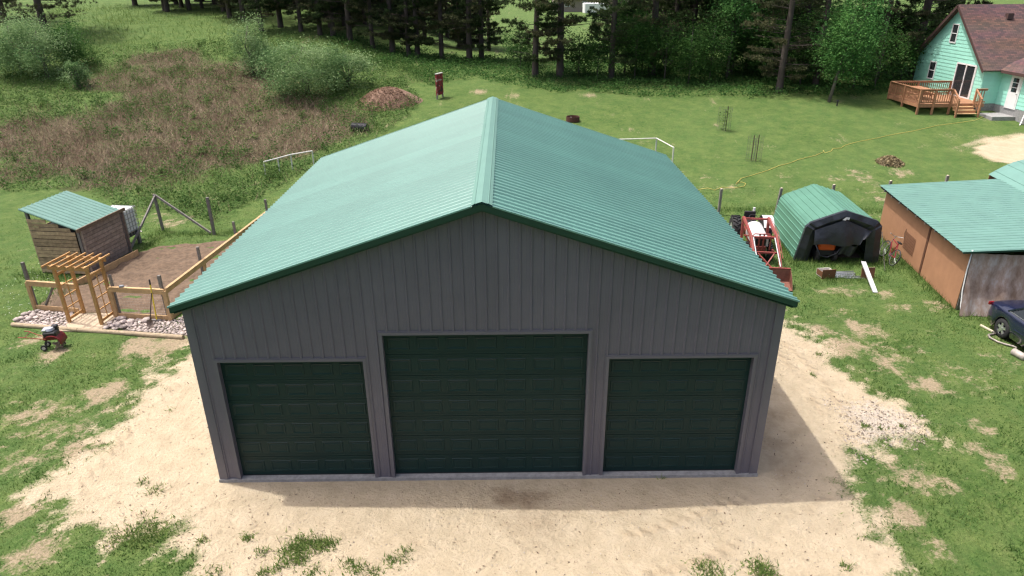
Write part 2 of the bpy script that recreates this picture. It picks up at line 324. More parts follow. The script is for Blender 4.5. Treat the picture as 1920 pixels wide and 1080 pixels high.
def strips(s0, s1, phase, openings=(), ztop=None, peak=False):
    """ribbed steel sheet between s0 and s1: list of quads (sa, oa, sb, ob, zlo, (zta, ztb))"""
    pts = [(s0, 0)]; k = math.ceil((s0-phase)/.2286 - 1)
    while phase + k*.2286 < s1 + .05:
        c = phase + k*.2286
        for ds, o in ((-.030, 0), (-.014, .02), (.014, .02), (.030, 0)):
            if s0 + .001 < c+ds < s1 - .001: pts.append((c+ds, o))
        for t in (-.114,):
            for ds, o in ((-.012, 0), (0, .003), (.012, 0)):
                if s0 + .001 < c+t+ds < s1 - .001: pts.append((c+t+ds, o))
        k += 1
    pts.append((s1, 0)); pts.sort()
    cuts = [c + e*w for c, w, h, *_ in openings for e in (-1, 1)] + ([0.] if peak else [])
    out = []
    for (a, oa), (b, ob) in zip(pts, pts[1:]):
        seg = [a] + sorted(c for c in cuts if a < c < b) + [b]
        for u, v in zip(seg, seg[1:]):
            g = lambda s: oa + (ob-oa)*(s-a)/(b-a)
            mid = (u+v)/2; lo = B0
            for c, w, h, *_ in openings:
                if abs(mid-c) < w: lo = B0 + h
            out.append((u, g(u), v, g(v), lo, (ztop(u), ztop(v))))
    return out
def sheets(lo, hi, phase, place, openings=(), ztop=None, peak=False):
    n = math.ceil((hi-lo)/.9144 - .01)
    for i in range(n):
        m = MB(); a = lo + i*.9144; b = min(hi, a + .9144)
        for u, ou, v, ov, z0, (za, zb) in strips(a, b, phase, openings, ztop, peak):
            m.add([place(u, ou, z0), place(v, ov, z0), place(v, ov, zb), place(u, ou, za)], [(0, 1, 2, 3)])
        m.build('wall_panel', M_side, barn)
sheets(-HW, HW, .03, lambda s, o, z: (s, -o, z), DOORS, roofz, True)
sheets(-HW, HW, .03, lambda s, o, z: (-s, LEN+o, z), (), roofz, True)
sheets(0, LEN, .1, lambda s, o, z: (-HW-o, LEN-s, z), (), lambda s: roofz(HW))
sheets(0, LEN, .1, lambda s, o, z: (HW+o, s, z), (), lambda s: roofz(HW))
MB().box(-HW-.04, HW+.04, -.05, LEN+.05, -.25, B0-.004).build('slab', M_conc, barn)
MB().box(-HW+.1, HW-.1, .35, LEN-.1, B0, B0+.01).build('floor', M_conc, barn)
# corner trim, door trim
for sx in (-1, 1):
    for y0, y1, d in ((0, LEN, 1),):
        for yy, s in ((0, -1), (LEN, 1)):
            m = MB(); m.box(min(sx*(HW-.13), sx*(HW+.024)), max(sx*(HW-.13), sx*(HW+.024)), min(yy, yy+s*.026), max(yy, yy+s*.026), B0, roofz(HW)+.02)
            m.box(min(sx*HW, sx*(HW+.025)), max(sx*HW, sx*(HW+.025)), min(yy+s*.003, yy-s*.13), max(yy+s*.003, yy-s*.13), B0, roofz(HW))
            m.box(min(sx*(HW-.165), sx*(HW-.135)), max(sx*(HW-.165), sx*(HW-.135)), min(yy, yy+s*.034), max(yy, yy+s*.034), B0, roofz(HW)-.01)
            m.build('corner_trim', M_trim, barn)
for c, w, h, nc, nr in DOORS:
    z1 = B0 + h
    m = MB()
    for s in (-1, 1):
        m.box(min(c+s*w, c+s*(w+.06)), max(c+s*w, c+s*(w+.06)), -.034, .14, B0, z1+.06)
        m.box(min(c+s*(w+.06), c+s*(w+.085)), max(c+s*(w+.06), c+s*(w+.085)), -.022, 0, B0, z1+.085)
    m.box(c-w, c+w, -.034, .14, z1, z1+.06); m.box(c-w-.06, c+w+.06, -.022, 0, z1+.06, z1+.085)
    m.build('door_trim', M_trim, barn)
    d = MB(); sh = (h-.02)/nr
    for k in range(nr):
        za = B0 + .012 + k*sh; zb = za + sh
        d.box(c-w, c+w, .106, .15, za+.006, zb-.006)
        if k: d.box(c-w, c+w, .118, .15, za-.006, za+.006)
        for t in (.045, .065): d.box(c-w, c+w, .1035, .107, za+t, za+t+.008); d.box(c-w, c+w, .1035, .107, zb-t-.008, zb-t)
    door = d.build('garage_door', M_door, barn)
    MB().box(c-w, c+w, .098, .16, B0-.002, B0+.014).build('bottom_seal', mat('black_rubber', (.02, .02, .022), .8), door)
    cw = 2*w/nc
    pw, ph = cw*.76, sh*.56
    def rect(a, b, y): return [(-a/2, y, -b/2), (a/2, y, -b/2), (a/2, y, b/2), (-a/2, y, b/2)]
    pm = MB(); vs = rect(pw, ph, 0) + rect(pw-.02, ph-.02, -.012) + rect(pw-.05, ph-.05, -.010) + rect(pw-.11, ph-.10, -.002) + rect(pw-.125, ph-.115, -.008)
    fs = []
    for r in range(4):
        for k in range(4): fs.append((r*4+k, r*4+(k+1) % 4, r*4+4+(k+1) % 4, r*4+4+k))
    fs.append((16, 17, 18, 19)); pm.add(vs, fs)
    first = None
    for k in range(nr):
        for j in range(nc):
            loc = (c - w + cw*(j+.5), .106, B0 + .012 + sh*(k+.5))
            if first is None: first = pm.build('panel', M_door, door); o = first
            else: o = link('panel', first.data, None, door)
            o.location = loc
# roof
def roof_panel(n_ribs):
    m = MB(); prof = [(0, 0)]
    for k in range(n_ribs):
        c = .2286*k + .1143; prof += [(c-.034, 0), (c-.021, .034), (c-.012, .040), (c+.008, .040), (c+.0385, .004), (c+.042, 0)]
    prof.append((.2286*n_ribs, 0)); SL = sqrt(EX**2 + (RZ-EZ)**2)
    for (a, za), (b, zb) in zip(prof, prof[1:]): m.add([(0, a, za), (SL, a, za), (SL, b, zb), (0, b, zb)], [(0, 1, 2, 3)])
    return m
ang = atan2(RZ-EZ, EX)
ra = roof_panel(4).build('roof_panel', M_roof, barn); rb = roof_panel(2).build('roof_panel', M_roof, barn)
first = True
for s in (1, -1):
    y = YF
    for k in range(14):
        src = ra if k < 13 else rb
        o = src if (s == 1 and k in (0, 13)) else link('roof_panel', src.data, None, barn)
        if s == 1: o.matrix_world = Matrix.Translation((0, y, RZ)) @ Matrix.Rotation(ang, 4, 'Y')
        else: o.matrix_world = Matrix.Translation((0, y + .2286*(4 if k < 13 else 2), RZ)) @ Matrix.Rotation(pi, 4, 'Z') @ Matrix.Rotation(ang, 4, 'Y')
        y += .9144
for s in (1, -1):
    e = s*EX
    MB().prism([(0, YF+.05, RZ-.035), (e*.995, YF+.05, EZ-.035), (e*.995, YF+.05, EZ-.01), (0, YF+.05, RZ-.01)], (0, YB-YF-.1, 0)).build('roof_deck', M_green, barn)
    for yy, d in ((YF, 1), (YB, -1)):
        f = MB().prism([(0, yy, RZ-.13), (e, yy, EZ-.13), (e, yy, EZ-.004), (0, yy, RZ-.004)], (0, d*.035, 0)).build('rake_fascia', M_green, barn)
        MB().prism([(s*.2, yy-d*.012, RZ-.004-.2/3), (e+s*.03, yy-d*.012, EZ-.009-.01), (e+s*.03, yy-d*.012, EZ+.026-.01), (s*.2, yy-d*.012, RZ+.026-.2/3)], (0, d*.05, 0)).build('rake_cap', M_roof, f)
        MB().prism([(0, yy+d*.035, RZ-.16), (e*.99, yy+d*.035, EZ-.16), (e*.99, yy+d*.035, EZ-.14), (0, yy+d*.035, RZ-.14)], (0, d*.20, 0)).build('soffit', M_green, f)
    MB().box(min(e, e-s*.03), max(e, e-s*.03), YF+.04, YB-.04, EZ-.15, EZ-.012).build('eave_fascia', M_green, barn)
    MB().box(min(s*(HW+.03), e-s*.03), max(s*(HW+.03), e-s*.03), YF+.04, YB-.04, EZ-.15, EZ-.13).build('eave_soffit', M_green, barn)
m = MB()
for s in (1, -1):
    pr = [(0, .075), (.115, .033), (.13, .05), (.24, .008), (.25, -.02), (.25, .02)]
    pr = [(0, .05), (.12, .05-.12/3+.002), (.13, .05-.13/3+.012), (.145, .05-.145/3+.002), (.20, .05-.20/3-.008), (.20, .05-.20/3-.03)]
    for (a, za), (b, zb) in zip(pr, pr[1:]): m.add([(s*a, YF-.03, RZ+za), (s*b, YF-.03, RZ+zb), (s*b, YB+.02, RZ+zb), (s*a, YB+.02, RZ+za)], [(0, 1, 2, 3)])
    
m.build('ridge_cap', mat('green_ridge_steel', (.13, .255, .21), .45, 0, .06, 1., spec=.5), barn)

# ================================================================== garden on the left
M_lum = mat('new_lumber', (.50, .33, .165), .75, 0, .22, 7., .1, 60., rnd=.12, stretch=(1, 1, 1))
M_cedar = mat('orange_cedar', (.48, .27, .10), .7, 0, .2, 8., rnd=.1)
M_grey = mat('weathered_wood', (.20, .185, .17), .9, 0, .3, 12., .3, 80., rnd=.15)
M_slat = mat('pallet_wood', (.37, .27, .165), .9, 0, .35, 7., .2, 60., rnd=.28)
M_slat2 = mat('grey_pallet_wood', (.30, .235, .19), .9, 0, .35, 7., .2, 60., rnd=.22)
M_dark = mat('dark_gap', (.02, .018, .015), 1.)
M_groof = mat('green_shed_roof', (.13, .255, .215), .42, 0, .1, 1.5, spec=.5)
M_soil = mat('tilled_soil', (.135, .092, .060), 1., 0, .4, 6., 1., 14.)
# soil bed
bx = np.arange(-16.4, -9.0, .09); by = np.arange(8.2, 17.4, .09); SX, SY = np.meshgrid(bx, by, indexing='ij')
sd = sdist(SX, SY, SOIL) + (fbm(SX, SY, 1.5, 3)-.5)*.5
SZ = np.clip(sd*.5+.01, -.12, .05) + (fbm(SX, SY, 2.6, 4)-.5)*.16*np.clip(sd*3, 0, 1) + .03*np.sin(SY*5.2+fbm(SX, SY, .8)*4)*np.clip(sd*2, 0, 1)
SV = np.stack([SX, SY, SZ], -1).reshape(-1, 3); n1, n2 = SX.shape; J = np.arange(n1*n2).reshape(n1, n2)
Q = np.stack([J[:-1, :-1], J[1:, :-1], J[1:, 1:], J[:-1, 1:]], -1).reshape(-1, 4); keep = (sd[:-1, :-1] > -.3).reshape(-1)
me = bpy.data.meshes.new('garden_soil'); me.from_pydata(SV.tolist(), [], Q[keep].tolist()); me.update()
tag(link('garden_soil', me, M_soil, None, True), 'brown tilled soil of the fenced vegetable garden', None, None, 'structure')
# arbor
ar = thing('garden_arbor', 'orange cedar garden arbor with ladder sides and slatted top over the gate gap', 'arbor')
A, Bq, Cq, D = Vector((-14.19, 8.05, 0)), Vector((-13.02, 7.87, 0)), Vector((-14.10, 8.75, 0)), Vector((-12.95, 8.58, 0))
HT = 2.12
for p in (A, Bq, Cq, D): MB().box(p.x-.045, p.x+.045, p.y-.045, p.y+.045, 0, HT).build('post', M_cedar, ar)
dx = (Bq-A).normalized(); dy = (Cq-A).normalized(); zz = Vector((0, 0, 1))
for a, b in ((A, Bq), (Cq, D)):
    off = dy*(-.07 if a is A else .07)
    MB().bar(a - dx*.14 + zz*(HT-.07)+off, b + dx*.14 + zz*(HT-.07)+off, .04, .14).build('beam', M_cedar, ar)
for k in range(6):
    t = -.12 + k*(1.24/5); a = A + (Bq-A)*t + zz*(HT+.03) - dy*.3; b = Cq + (D-Cq)*t + zz*(HT+.03) + dy*.3
    MB().bar(a, b, .038, .06).build('purlin', M_cedar, ar)
for a, b in ((A, Cq), (Bq, D)):
    for k, z in enumerate((.16, .55, .95, 1.35, 1.75)):
        MB().bar(a + zz*z, b + zz*z, .03, .09 if k in (0, 4) else .035).build('rung', M_cedar, ar)
    MB().bar(a.lerp(b, .5) + zz*.16, a.lerp(b, .5)+zz*1.75, .022, .022).build('stile', M_cedar, ar)
tag(MB().box(-14.35, -12.85, 7.45, 8.72, -.03, .045).build('stepping_slab', mat('tan_slab', (.46, .37, .26), .9, 0, .15, 4., .1, 30.), bevel=.01), 'pale tan paving slab under the cedar arbor', 'slab')
# fence
fn = thing('garden_fence', 'low garden fence of new lumber rails and grey posts around the soil bed', 'fence')
def post(parent, p, h, w=.09, m=M_grey, name='post', lean=(0, 0)): MB().bar((p[0], p[1], -.05), (p[0]+lean[0], p[1]+lean[1], h), w, w, (0, 1, 0)).build(name, m, parent)
def rail(a, b, z, parent=fn):
    a, b = Vector((*a, 0)), Vector((*b, 0)); s = (b-a).normalized().cross(zz)*.03
    MB().bar((a.x, a.y, z), (b.x, b.y, z), .10, .035).build('top_rail', M_lum, parent)
    MB().bar((a.x+s.x, a.y+s.y, z-.09), (b.x+s.x, b.y+s.y, z-.09), .036, .14).build('face_rail', M_lum, parent)
FL, FM, FC = (-16.0, 9.12), (-12.80, 8.42), (-10.86, 8.16); SE = P(478, 415, 1.12); SE = (SE.x+.12, SE.y+1.5)
post(fn, (FL[0], FL[1]+.08), 1.75); post(fn, FL, 1.05, .10, M_lum); post(fn, FM, 1.12, .11, M_lum); post(fn, (FM[0]+.06, FM[1]+.1), 1.55, .07); post(fn, FC, 1.12, .13, M_lum); post(fn, (FC[0]-.12, FC[1]+.1), 1.62)
rail(FL, (-14.15, 8.78), 1.1); rail(FM, FC, 1.15); rail(FC, SE, 1.15)
for px, py, h in ((370, 463, 1.62), (437, 416, 1.62), (497, 374, 1.72)):
    p = P(px, py, h); post(fn, (p.x+.02, p.y), h, .085, M_grey, 'post', (-.02, 0)); 
    if px < 400: post(fn, (p.x+.12, p.y), 1.08, .09, M_lum)
for a, b in ((FL, (-14.3, 8.8)), (FM, FC), (FC, SE)): MB().bar((*a, .09), (*b, .09), .04, .2).build('kick_board', M_lum, fn)
MB().bar((-15.0, 8.98, 1.02), (-15.75, 9.25, .02), .07, .05).build('brace', M_grey, fn)
def wire_net(a, b, z0, z1, step, r, name, parent, m):
    a, b = Vector((*a, 0)), Vector((*b, 0)); d = b-a; n = int(d.length/step); w = MB()
    for k in range(n+1): p = a + d*k/n; w.tube([(p.x, p.y, z0), (p.x, p.y, z1)], r, 3, cap=False)
    for k in range(int((z1-z0)/step)+1): z = z0 + k*step; w.tube([(a.x, a.y, z), (b.x, b.y, z)], r, 3, cap=False)
    return w.build(name, m, parent)
M_wire = mat('galvanised_wire', (.35, .35, .35), .5, .6, .1, 3.)
wire_net(FM, FC, .15, 1.05, .1, .0016, 'wire_mesh', fn, M_wire)
MB().bar((-15.62, 10.95, .14), (-14.88, 14.2, .14), .045, .28).build('edge_board', M_lum, fn)
pf = thing('weathered_post_frame', 'grey weathered posts with two long diagonal braces behind the soil bed', 'post frame')
b1, b2 = G(306, 432), G(402, 440)
post(pf, b1, 1.72, .1, M_grey, 'post', (-.05, 0)); post(pf, b2, 1.75, .11, M_grey)
tp = b1 + zz*1.66; MB().bar(tp, b2 + Vector((-.12, -.05, .1)), .06, .09).build('brace', M_grey, pf); q3 = G(247, 468); MB().bar(tp, q3 + zz*.1, .06, .09).build('brace', M_grey, pf)
# slat shed
sh = thing('slat_shed', 'small pallet-wood shed with a slanted green metal roof beside the garden', 'shed')
Ub = Vector((.14, .99, 0)).normalized(); Vb = Vector((-.99, .14, 0)).normalized(); RB = Vector((-15.76, 12.08, 0)); RLn, RWd = 2.55, 2.2; zlo, zhi = 1.88, 2.62
def S(a, b, z): v = RB + Ub*a + Vb*b; return Vector((v.x, v.y, z))
rf = MB(); n = 12
for k in range(n):
    a0 = RLn*k/n; a1 = RLn*(k+1)/n; w = RLn/n
    for (s0, h0), (s1, h1) in zip(((a0, 0), (a0+.02, .028), (a0+.045, .028), (a0+.065, 0)), ((a0+.02, .028), (a0+.045, .028), (a0+.065, 0), (a1, 0))):
        rf.add([S(s0, 0, zlo+h0), S(s1, 0, zlo+h1), S(s1, RWd, zhi+h1), S(s0, RWd, zhi+h0)], [(0, 1, 2, 3)])
rf.prism([S(0, 0, zlo-.03), S(RLn, 0, zlo-.03), S(RLn, RWd, zhi-.03), S(0, RWd, zhi-.03)], (0, 0, .025)); rf.build('roof', M_groof, sh)
a0, a1, v0, v1 = .12, RLn-.02, .06, RWd-.2
for a in (a0, a1):
    for v in (v0, v1): p = S(a, v, 0); MB().box(-.05, .05, -.05, .05, 0, zlo-.04+(zhi-zlo)*v/RWd, Matrix.Translation(p) @ Matrix.Rotation(-.14, 4, 'Z')).build('post', M_grey, sh)
nb = 11; bh = 1.72/nb
for k in range(nb):
    z = .05 + bh*(k+.5)
    MB().bar(S(a0-.06, v0+.1, z), S(a0-.06, v1+.04, z+random.uniform(-.015, .015)), .022, bh*.86).build('slat', M_slat, sh)
    MB().bar(S(a0+.12, v0-.06, z), S(a1-.1, v0-.06, z), .022, bh*.90).build('slat', M_slat2, sh)
    MB().bar(S(a1+.06, v0, z), S(a1+.06, v1, z), .022, bh*.8).build('slat', M_slat, sh); MB().bar(S(a0, v1+.06, z), S(a1, v1+.06, z), .022, bh*.8).build('slat', M_slat, sh)
for k in range(3):
    z = .05 + bh*(nb+k+.5); f = max(.0, (z - (zlo-.10))/(zhi-zlo)*RWd + .12)
    if f < v1: MB().bar(S(a0-.06, max(f, v0+.1), z), S(a0-.06, v1+.04, z), .022, bh*.86).build('slat', M_slat, sh)
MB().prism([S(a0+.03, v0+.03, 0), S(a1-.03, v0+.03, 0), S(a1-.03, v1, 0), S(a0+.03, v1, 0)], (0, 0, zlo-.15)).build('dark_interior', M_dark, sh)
MB().bar(S(-.08, -.04, zlo-.02), S(RLn+.2, -.04, zlo-.02), .05, .13).build('fascia_board', mat('brown_board', (.17, .12, .08), .85, 0, .3, 9.), sh)
for a in (a0+.02, a1+.02): MB().bar(S(a, -.03, 0), S(a, -.03, zlo-.08), .09, .04, Ub).build('door_stile', M_slat2, sh)
# tote
tc = S(3.2, .78, 0); tt = thing('caged_tote', 'white plastic tote tank in a metal cage next to the slat shed', 'tank', tc, -.14)
MB().box(-.5, .5, -.55, .55, .62, 1.66).build('tank', mat('white_plastic', (.78, .79, .80), .5, 0, .05, 3.), tt, bevel=.05)
MB().box(-.52, .52, -.57, .57, .48, .60).build('pallet', mat('black_plastic', (.03, .03, .033), .6), tt)
for k in range(7):
    for y in (-.57, .57): x = -.51+k*.17; MB().tube([(x, y, .5), (x, y, 1.66)], .012, 5).build('cage_bar', M_wire, tt)
    for x in (-.52, .52): y = -.55+k*1.1/6; MB().tube([(x, y, .5), (x, y, 1.66)], .012, 5).build('cage_bar', M_wire, tt)
for k in range(6):
    z = .7+k*.19; MB().tube([(-.53, -.585, z), (.53, -.585, z), (.53, .585, z), (-.53, .585, z)], .012, 5, True).build('cage_bar', M_wire, tt)
MB().lathe([(.0, 1.66), (.1, 1.66), (.1, 1.72), (0, 1.72)], 14).build('cap', mat('black_plastic', (.03,)*3), tt)
MB().box(.3, .5, -.72, -.57, .6, .78).build('valve', mat('black_plastic', (.03,)*3), tt)
for x in (-.45, .45):
    for y in (-.45, .45): MB().box(x-.06, x+.06, y-.06, y+.06, 0, .48).build('stand_leg', M_grey, tt)
tag(MB().bar(G(247, 452, .35), G(268, 447, .35), .28, .03).build('pale_board', mat('pale_board', (.6, .58, .54), .8)), 'pale offcut board beside the caged white tote', 'board')
# stones and border timbers
def octa():
    bm = bmesh.new(); bmesh.ops.create_icosphere(bm, subdivisions=1, radius=1)
    for v in bm.verts: v.co *= random.uniform(.86, 1.12)
    me = bpy.data.meshes.new('stone'); bm.to_mesh(me); bm.free(); me.polygons.foreach_set('use_smooth', [True]*len(me.polygons)); return me
M_st = mat('river_stone', (.40, .34, .31), .8, 0, .25, 3., .1, 20., rnd=.38)
SM = [octa() for _ in range(6)]
for me in SM: me.materials.append(M_st)
def stone_bed(label, pts, n, rmin, rmax, big):
    pg = poly(pts); t = thing('stone_bed', label, 'stone bed', (0, 0, 0)); lo, hi = pg.min(0), pg.max(0); placed = []
    MB().prism([(x, y, -.03) for x, y in pg], (0, 0, .045)).build('bed_base', mat('bed_base', (.20, .165, .14), 1., 0, .3, 9.), t)
    for b in big: p = G(*b[0]); placed.append((p.x, p.y, b[1]))
    cand = np.random.default_rng(n).uniform(lo, hi, (9000, 2)); cand = cand[sdist(cand[:, 0], cand[:, 1], pg) > .03]
    pa = np.array(placed)
    for x, y in cand:
        if len(pa) >= n: break
        r = random.uniform(rmin, rmax)*random.choice((.8, .9, 1, 1.2))
        if np.all((pa[:, 0]-x)**2 + (pa[:, 1]-y)**2 > ((r+pa[:, 2])*.80)**2): pa = np.vstack([pa, (x, y, r)])
    placed = pa
    for x, y, r in placed:
        o = link('stone', random.choice(SM), None, t); o.location = (x, y, r*.38+.01); o.scale = (r*random.uniform(.9, 1.3), r*random.uniform(.8, 1.05), r*random.uniform(.5, .75)); o.rotation_euler = (random.uniform(-.2, .2), random.uniform(-.2, .2), random.uniform(0, 6))
stone_bed('pale river stones at the foot of the fence section with grey brace', [(27, 603), (45, 590), (62, 584), (140, 587), (127, 616), (90, 614), (40, 610)], 150, .055, .09, [((48, 592), .15), ((40, 600), .13), ((55, 601), .14), ((33, 602), .12), ((62, 594), .12), ((68, 598), .10)])
stone_bed('bed of river stones under the fence corner where the shovel stands', [(195, 617), (214, 596), (322, 603), (345, 592), (356, 630), (330, 629), (250, 622)], 260, .05, .085, [((228, 600), .15), ((246, 605), .14), ((222, 612), .14), ((232, 616), .15), ((212, 613), .13), ((218, 619), .11), ((233, 606), .13), ((243, 613), .12), ((275, 604), .16), ((200, 617), .11), ((280, 612), .11)])
M_tim = mat('border_timber', (.38, .30, .20), .9, 0, .25, 8., .2, 40.)
bt0, btm, bt1 = G(24, 611), G(148, 621), G(345, 635)
for a, b, l in ((bt0, btm, 'round landscape timber edging the stones by the tiller'), (btm, bt1, 'long landscape timber edging the slab and the stones with the shovel')):
    tag(MB().tube([a+zz*.05, a.lerp(b, .5)+zz*.055, b+zz*.05 - (b-a).normalized()*.02], .075, 10).build('border_timber', M_tim, smooth=False), l, 'timber')
# tools on the fence
M_steel = mat('grey_steel', (.30, .30, .31), .45, .7, .2, 6.)
yl = thing('yellow_handled_tool', 'garden tool with a yellow fibreglass handle leaning on the fence corner', 'garden tool', G(295, 604))
MB().tube([(0, 0, .1), (0, .12, 1.32)], .022, 8).build('handle', mat('yellow_fibreglass', (.75, .60, .05), .4), yl); MB().tube([(0, .12, 1.32), (0, .135, 1.5)], .026, 8).build('grip', mat('black_rubber', (.02,)*3), yl); MB().box(-.16, .16, -.02, .02, .03, .1).build('head', M_steel, yl)
sv = thing('shovel', 'rusty shovel with a dark handle standing in the river stones', 'shovel', G(285, 616))
MB().tube([(0, 0, .3), (.10, .30, 1.15)], .018, 8).build('handle', mat('dark_handle', (.06, .045, .035), .6), sv)
bl = MB(); bl.add([(-.1, 0, .32), (.1, 0, .32), (.11, -.06, .14), (0, -.08, .03), (-.11, -.06, .14), (0, .03, .2)], [(0, 1, 5), (1, 2, 5), (2, 3, 5), (3, 4, 5), (4, 0, 5)]); bl.build('blade', mat('rusty_steel', (.22, .17, .14), .7, .3, .3, 10.), sv)
lv = thing('tape_measure', 'small grey tape measure left on the fence top rail', 'tape measure', (-12.35, 8.36, 1.168), .3)
MB().box(-.07, .07, -.045, .045, 0, .07).build('case', mat('grey_case', (.28, .3, .33), .5), lv, bevel=.015); MB().box(.07, .17, -.014, .014, .01, .02).build('blade', mat('pale_board', (.6,)*3), lv)
# tiller
ti = thing('garden_tiller', 'red garden tiller with black engine parked on the grass', 'tiller', G(104, 652), .18); ti.scale = (.82,)*3
M_red = mat('red_paint', (.15, .013, .016), .4, 0, .2, 6.); M_blk = mat('black_engine', (.02, .02, .023), .45, 0, .3, 12.); M_rub = mat('black_rubber', (.02,)*3)
MB().box(-.22, .24, -.20, .2, .50, .74).build('engine', M_blk, ti, bevel=.04); MB().lathe([(0, .74), (.15, .74), (.17, .78), (.13, .86), (0, .87)], 16).build('recoil_cover', mat('silver_cover', (.5, .51, .53), .35, .6), ti)
MB().box(-.24, -.05, -.16, .14, .72, .86).build('fuel_tank', mat('silver_cover', (.5,)*3), ti, bevel=.04); MB().box(.02, .24, .06, .22, .70, .9).build('air_filter', M_blk, ti, bevel=.03)
m = MB(); m.prism([(.05+.34*cos(t), -.27, .28+.34*sin(t)) for t in np.linspace(-.1, 2.2, 10)] + [(.05+.29*cos(t), -.27, .28+.29*sin(t)) for t in np.linspace(2.2, -.1, 10)], (0, .54, 0)); m.build('tine_hood', M_red, ti)
MB().box(-.3, .3, -.05, .05, .36, .5).build('frame', M_red, ti)
for y in (-.2, -.07, .07, .2):
    w = MB(); 
    for k in range(4): t = k*pi/2+y*3; w.bar((.2, y, .2), (.2+.19*cos(t), y, .2+.19*sin(t)), .03, .06)
    w.build('tine', mat('rusty_steel', (.22,)*3), ti)
for y in (-.17, .17):
    wh = MB().lathe([(.02, -.035), (.10, -.035), (.115, -.02), (.115, .02), (.10, .035), (.02, .035)], 18, Matrix.Translation((-.30, y, .112)), 'y').build('wheel', M_rub, ti); MB().lathe([(0, -.04), (.065, -.04), (.065, .04), (0, .04)], 14, Matrix.Translation((-.30, y, .112)), 'y').build('hub', mat('pale_hub', (.5, .48, .42)), wh)
    MB().tube([(-.2, y*.5, .42), (-.5, y*.8, .52), (-.85, y*1.5, .66), (-1.0, y*1.5, .68)], .017, 7).build('handlebar', mat('red_orange_paint', (.33, .07, .04), .45), ti)
MB().tube([(-.8, -.23, .64), (-.8, .23, .64)], .014, 6).build('cross_bar', M_red, ti); MB().bar((-.3, -.17, .112), (-.3, .17, .112), .03, .03).build('axle', M_steel, ti); MB().bar((-.3, 0, .112), (-.22, 0, .4), .05, .05).build('wheel_bracket', M_blk, ti)
#RIGHT
# ================================================================== sheds, tractor and clutter on the right
def local(o, *xyz): return xyz
M_tarp = mat('black_tarp', (.022, .025, .033), .38, 0, .4, 4., 1., 6., spec=.6)
def ribs_quad(m, a, b, c, d, n, h=.02, w=.05, gap=None):
    """quad a-b-c-d (a->b across the ribs, a->d along them) as ribbed sheet with n ribs"""
    a, b, c, d = map(Vector, (a, b, c, d)); nn = (b-a).cross(d-a).normalized(); L = (b-a).length; prof = [(0, 0)]
    for k in range(n):
        t = (k+.5)/n; e = w/2/L; prof += [(t-e, 0), (t-e*.45, h), (t+e*.45, h), (t+e, 0)]
    prof.append((1, 0))
    for (t, h0), (u, h1) in zip(prof, prof[1:]):
        m.add([a.lerp(b, t)+nn*h0, a.lerp(b, u)+nn*h1, d.lerp(c, u)+nn*h1, d.lerp(c, t)+nn*h0], [(0, 1, 2, 3)])
# --- small carport with black fabric front
cp = thing('metal_carport', 'small green ribbed metal carport closed by a black fabric front', 'carport', (13.62, 12.85, 0), -.095)
PR = [(-1.60, 0), (-1.36, 1.42), (-1.20, 1.60), (0, 2.10), (1.22, 1.72), (1.40, 1.52), (1.55, 0)]; CL = 4.0
M_cp = mat('green_carport_steel', (.09, .22, .16), .40, 0, .1, 1.2, spec=.55)
for (x0, z0), (x1, z1) in zip(PR, PR[1:]):
    L = sqrt((x1-x0)**2+(z1-z0)**2); m = MB(); ribs_quad(m, (x0, .1, z0), (x1, .1, z1), (x1, CL, z1), (x0, CL, z0), max(1, round(L/.26)), .022, .06); m.build('steel_sheet', M_cp, cp)
MB().prism([(x, CL-.02, z) for x, z in PR], (0, .02, 0)).build('back_wall', M_cp, cp)
m = MB(); IN = [(-1.12, 0), (-.92, 1.22), (-.80, 1.34), (0, 1.70), (.82, 1.42), (.95, 1.26), (1.07, 0)]
OUT = [(x*1.035, z*1.02+.0) for x, z in PR]
for (a, b), (c, d) in zip(zip(OUT, OUT[1:]), zip(IN, IN[1:])):
    k = 5
    for i in range(k):
        q = lambda p, r, t: (p[0]+(r[0]-p[0])*t, p[1]+(r[1]-p[1])*t); bul = lambda t: -.09 - .03*sin(t*40+a[0]*9)
        o0, o1, i0, i1 = q(a, b, i/k), q(a, b, (i+1)/k), q(c, d, i/k), q(c, d, (i+1)/k); mo0 = q(o0, i0, .5); mo1 = q(o1, i1, .5)
        m.add([(o0[0], .12, o0[1]), (o1[0], .12, o1[1]), (o1[0], -.03, o1[1]), (o0[0], -.03, o0[1])], [(0, 1, 2, 3)])
        m.add([(o0[0], -.03, o0[1]), (o1[0], -.03, o1[1]), (mo1[0], bul((i+1)/k), mo1[1]), (mo0[0], bul(i/k), mo0[1])], [(0, 1, 2, 3)])
        m.add([(mo0[0], bul(i/k), mo0[1]), (mo1[0], bul((i+1)/k), mo1[1]), (i1[0], .02, i1[1]), (i0[0], .02, i0[1])], [(0, 1, 2, 3)])
m.build('fabric_frame', M_tarp, cp, True)
def sheet(name, mt, parent, fn, nu, nv, smooth=True):
    m = MB(); m.add([fn(i/nu, j/nv) for i in range(nu+1) for j in range(nv+1)], [(i*(nv+1)+j, (i+1)*(nv+1)+j, (i+1)*(nv+1)+j+1, i*(nv+1)+j+1) for i in range(nu) for j in range(nv)])
    return m.build(name, mt, parent, smooth)
def curtain(u, v):
    x = -1.08 + 2.16*u; top = 1.80 - .42*abs(x)/1.0; bot = .78 + .04*sin(u*9) + (.25 if u > .93 else 0)
    x2 = x + (1-v)*(.0 if u < .5 else -.28*(u-.5)*2); return (x2, -.10 - .12*sin((1-v)*1.6) - .03*sin(u*14+v*2)*(1-v), bot + (top-bot)*v)
sheet('front_curtain', M_tarp, cp, curtain, 28, 14)
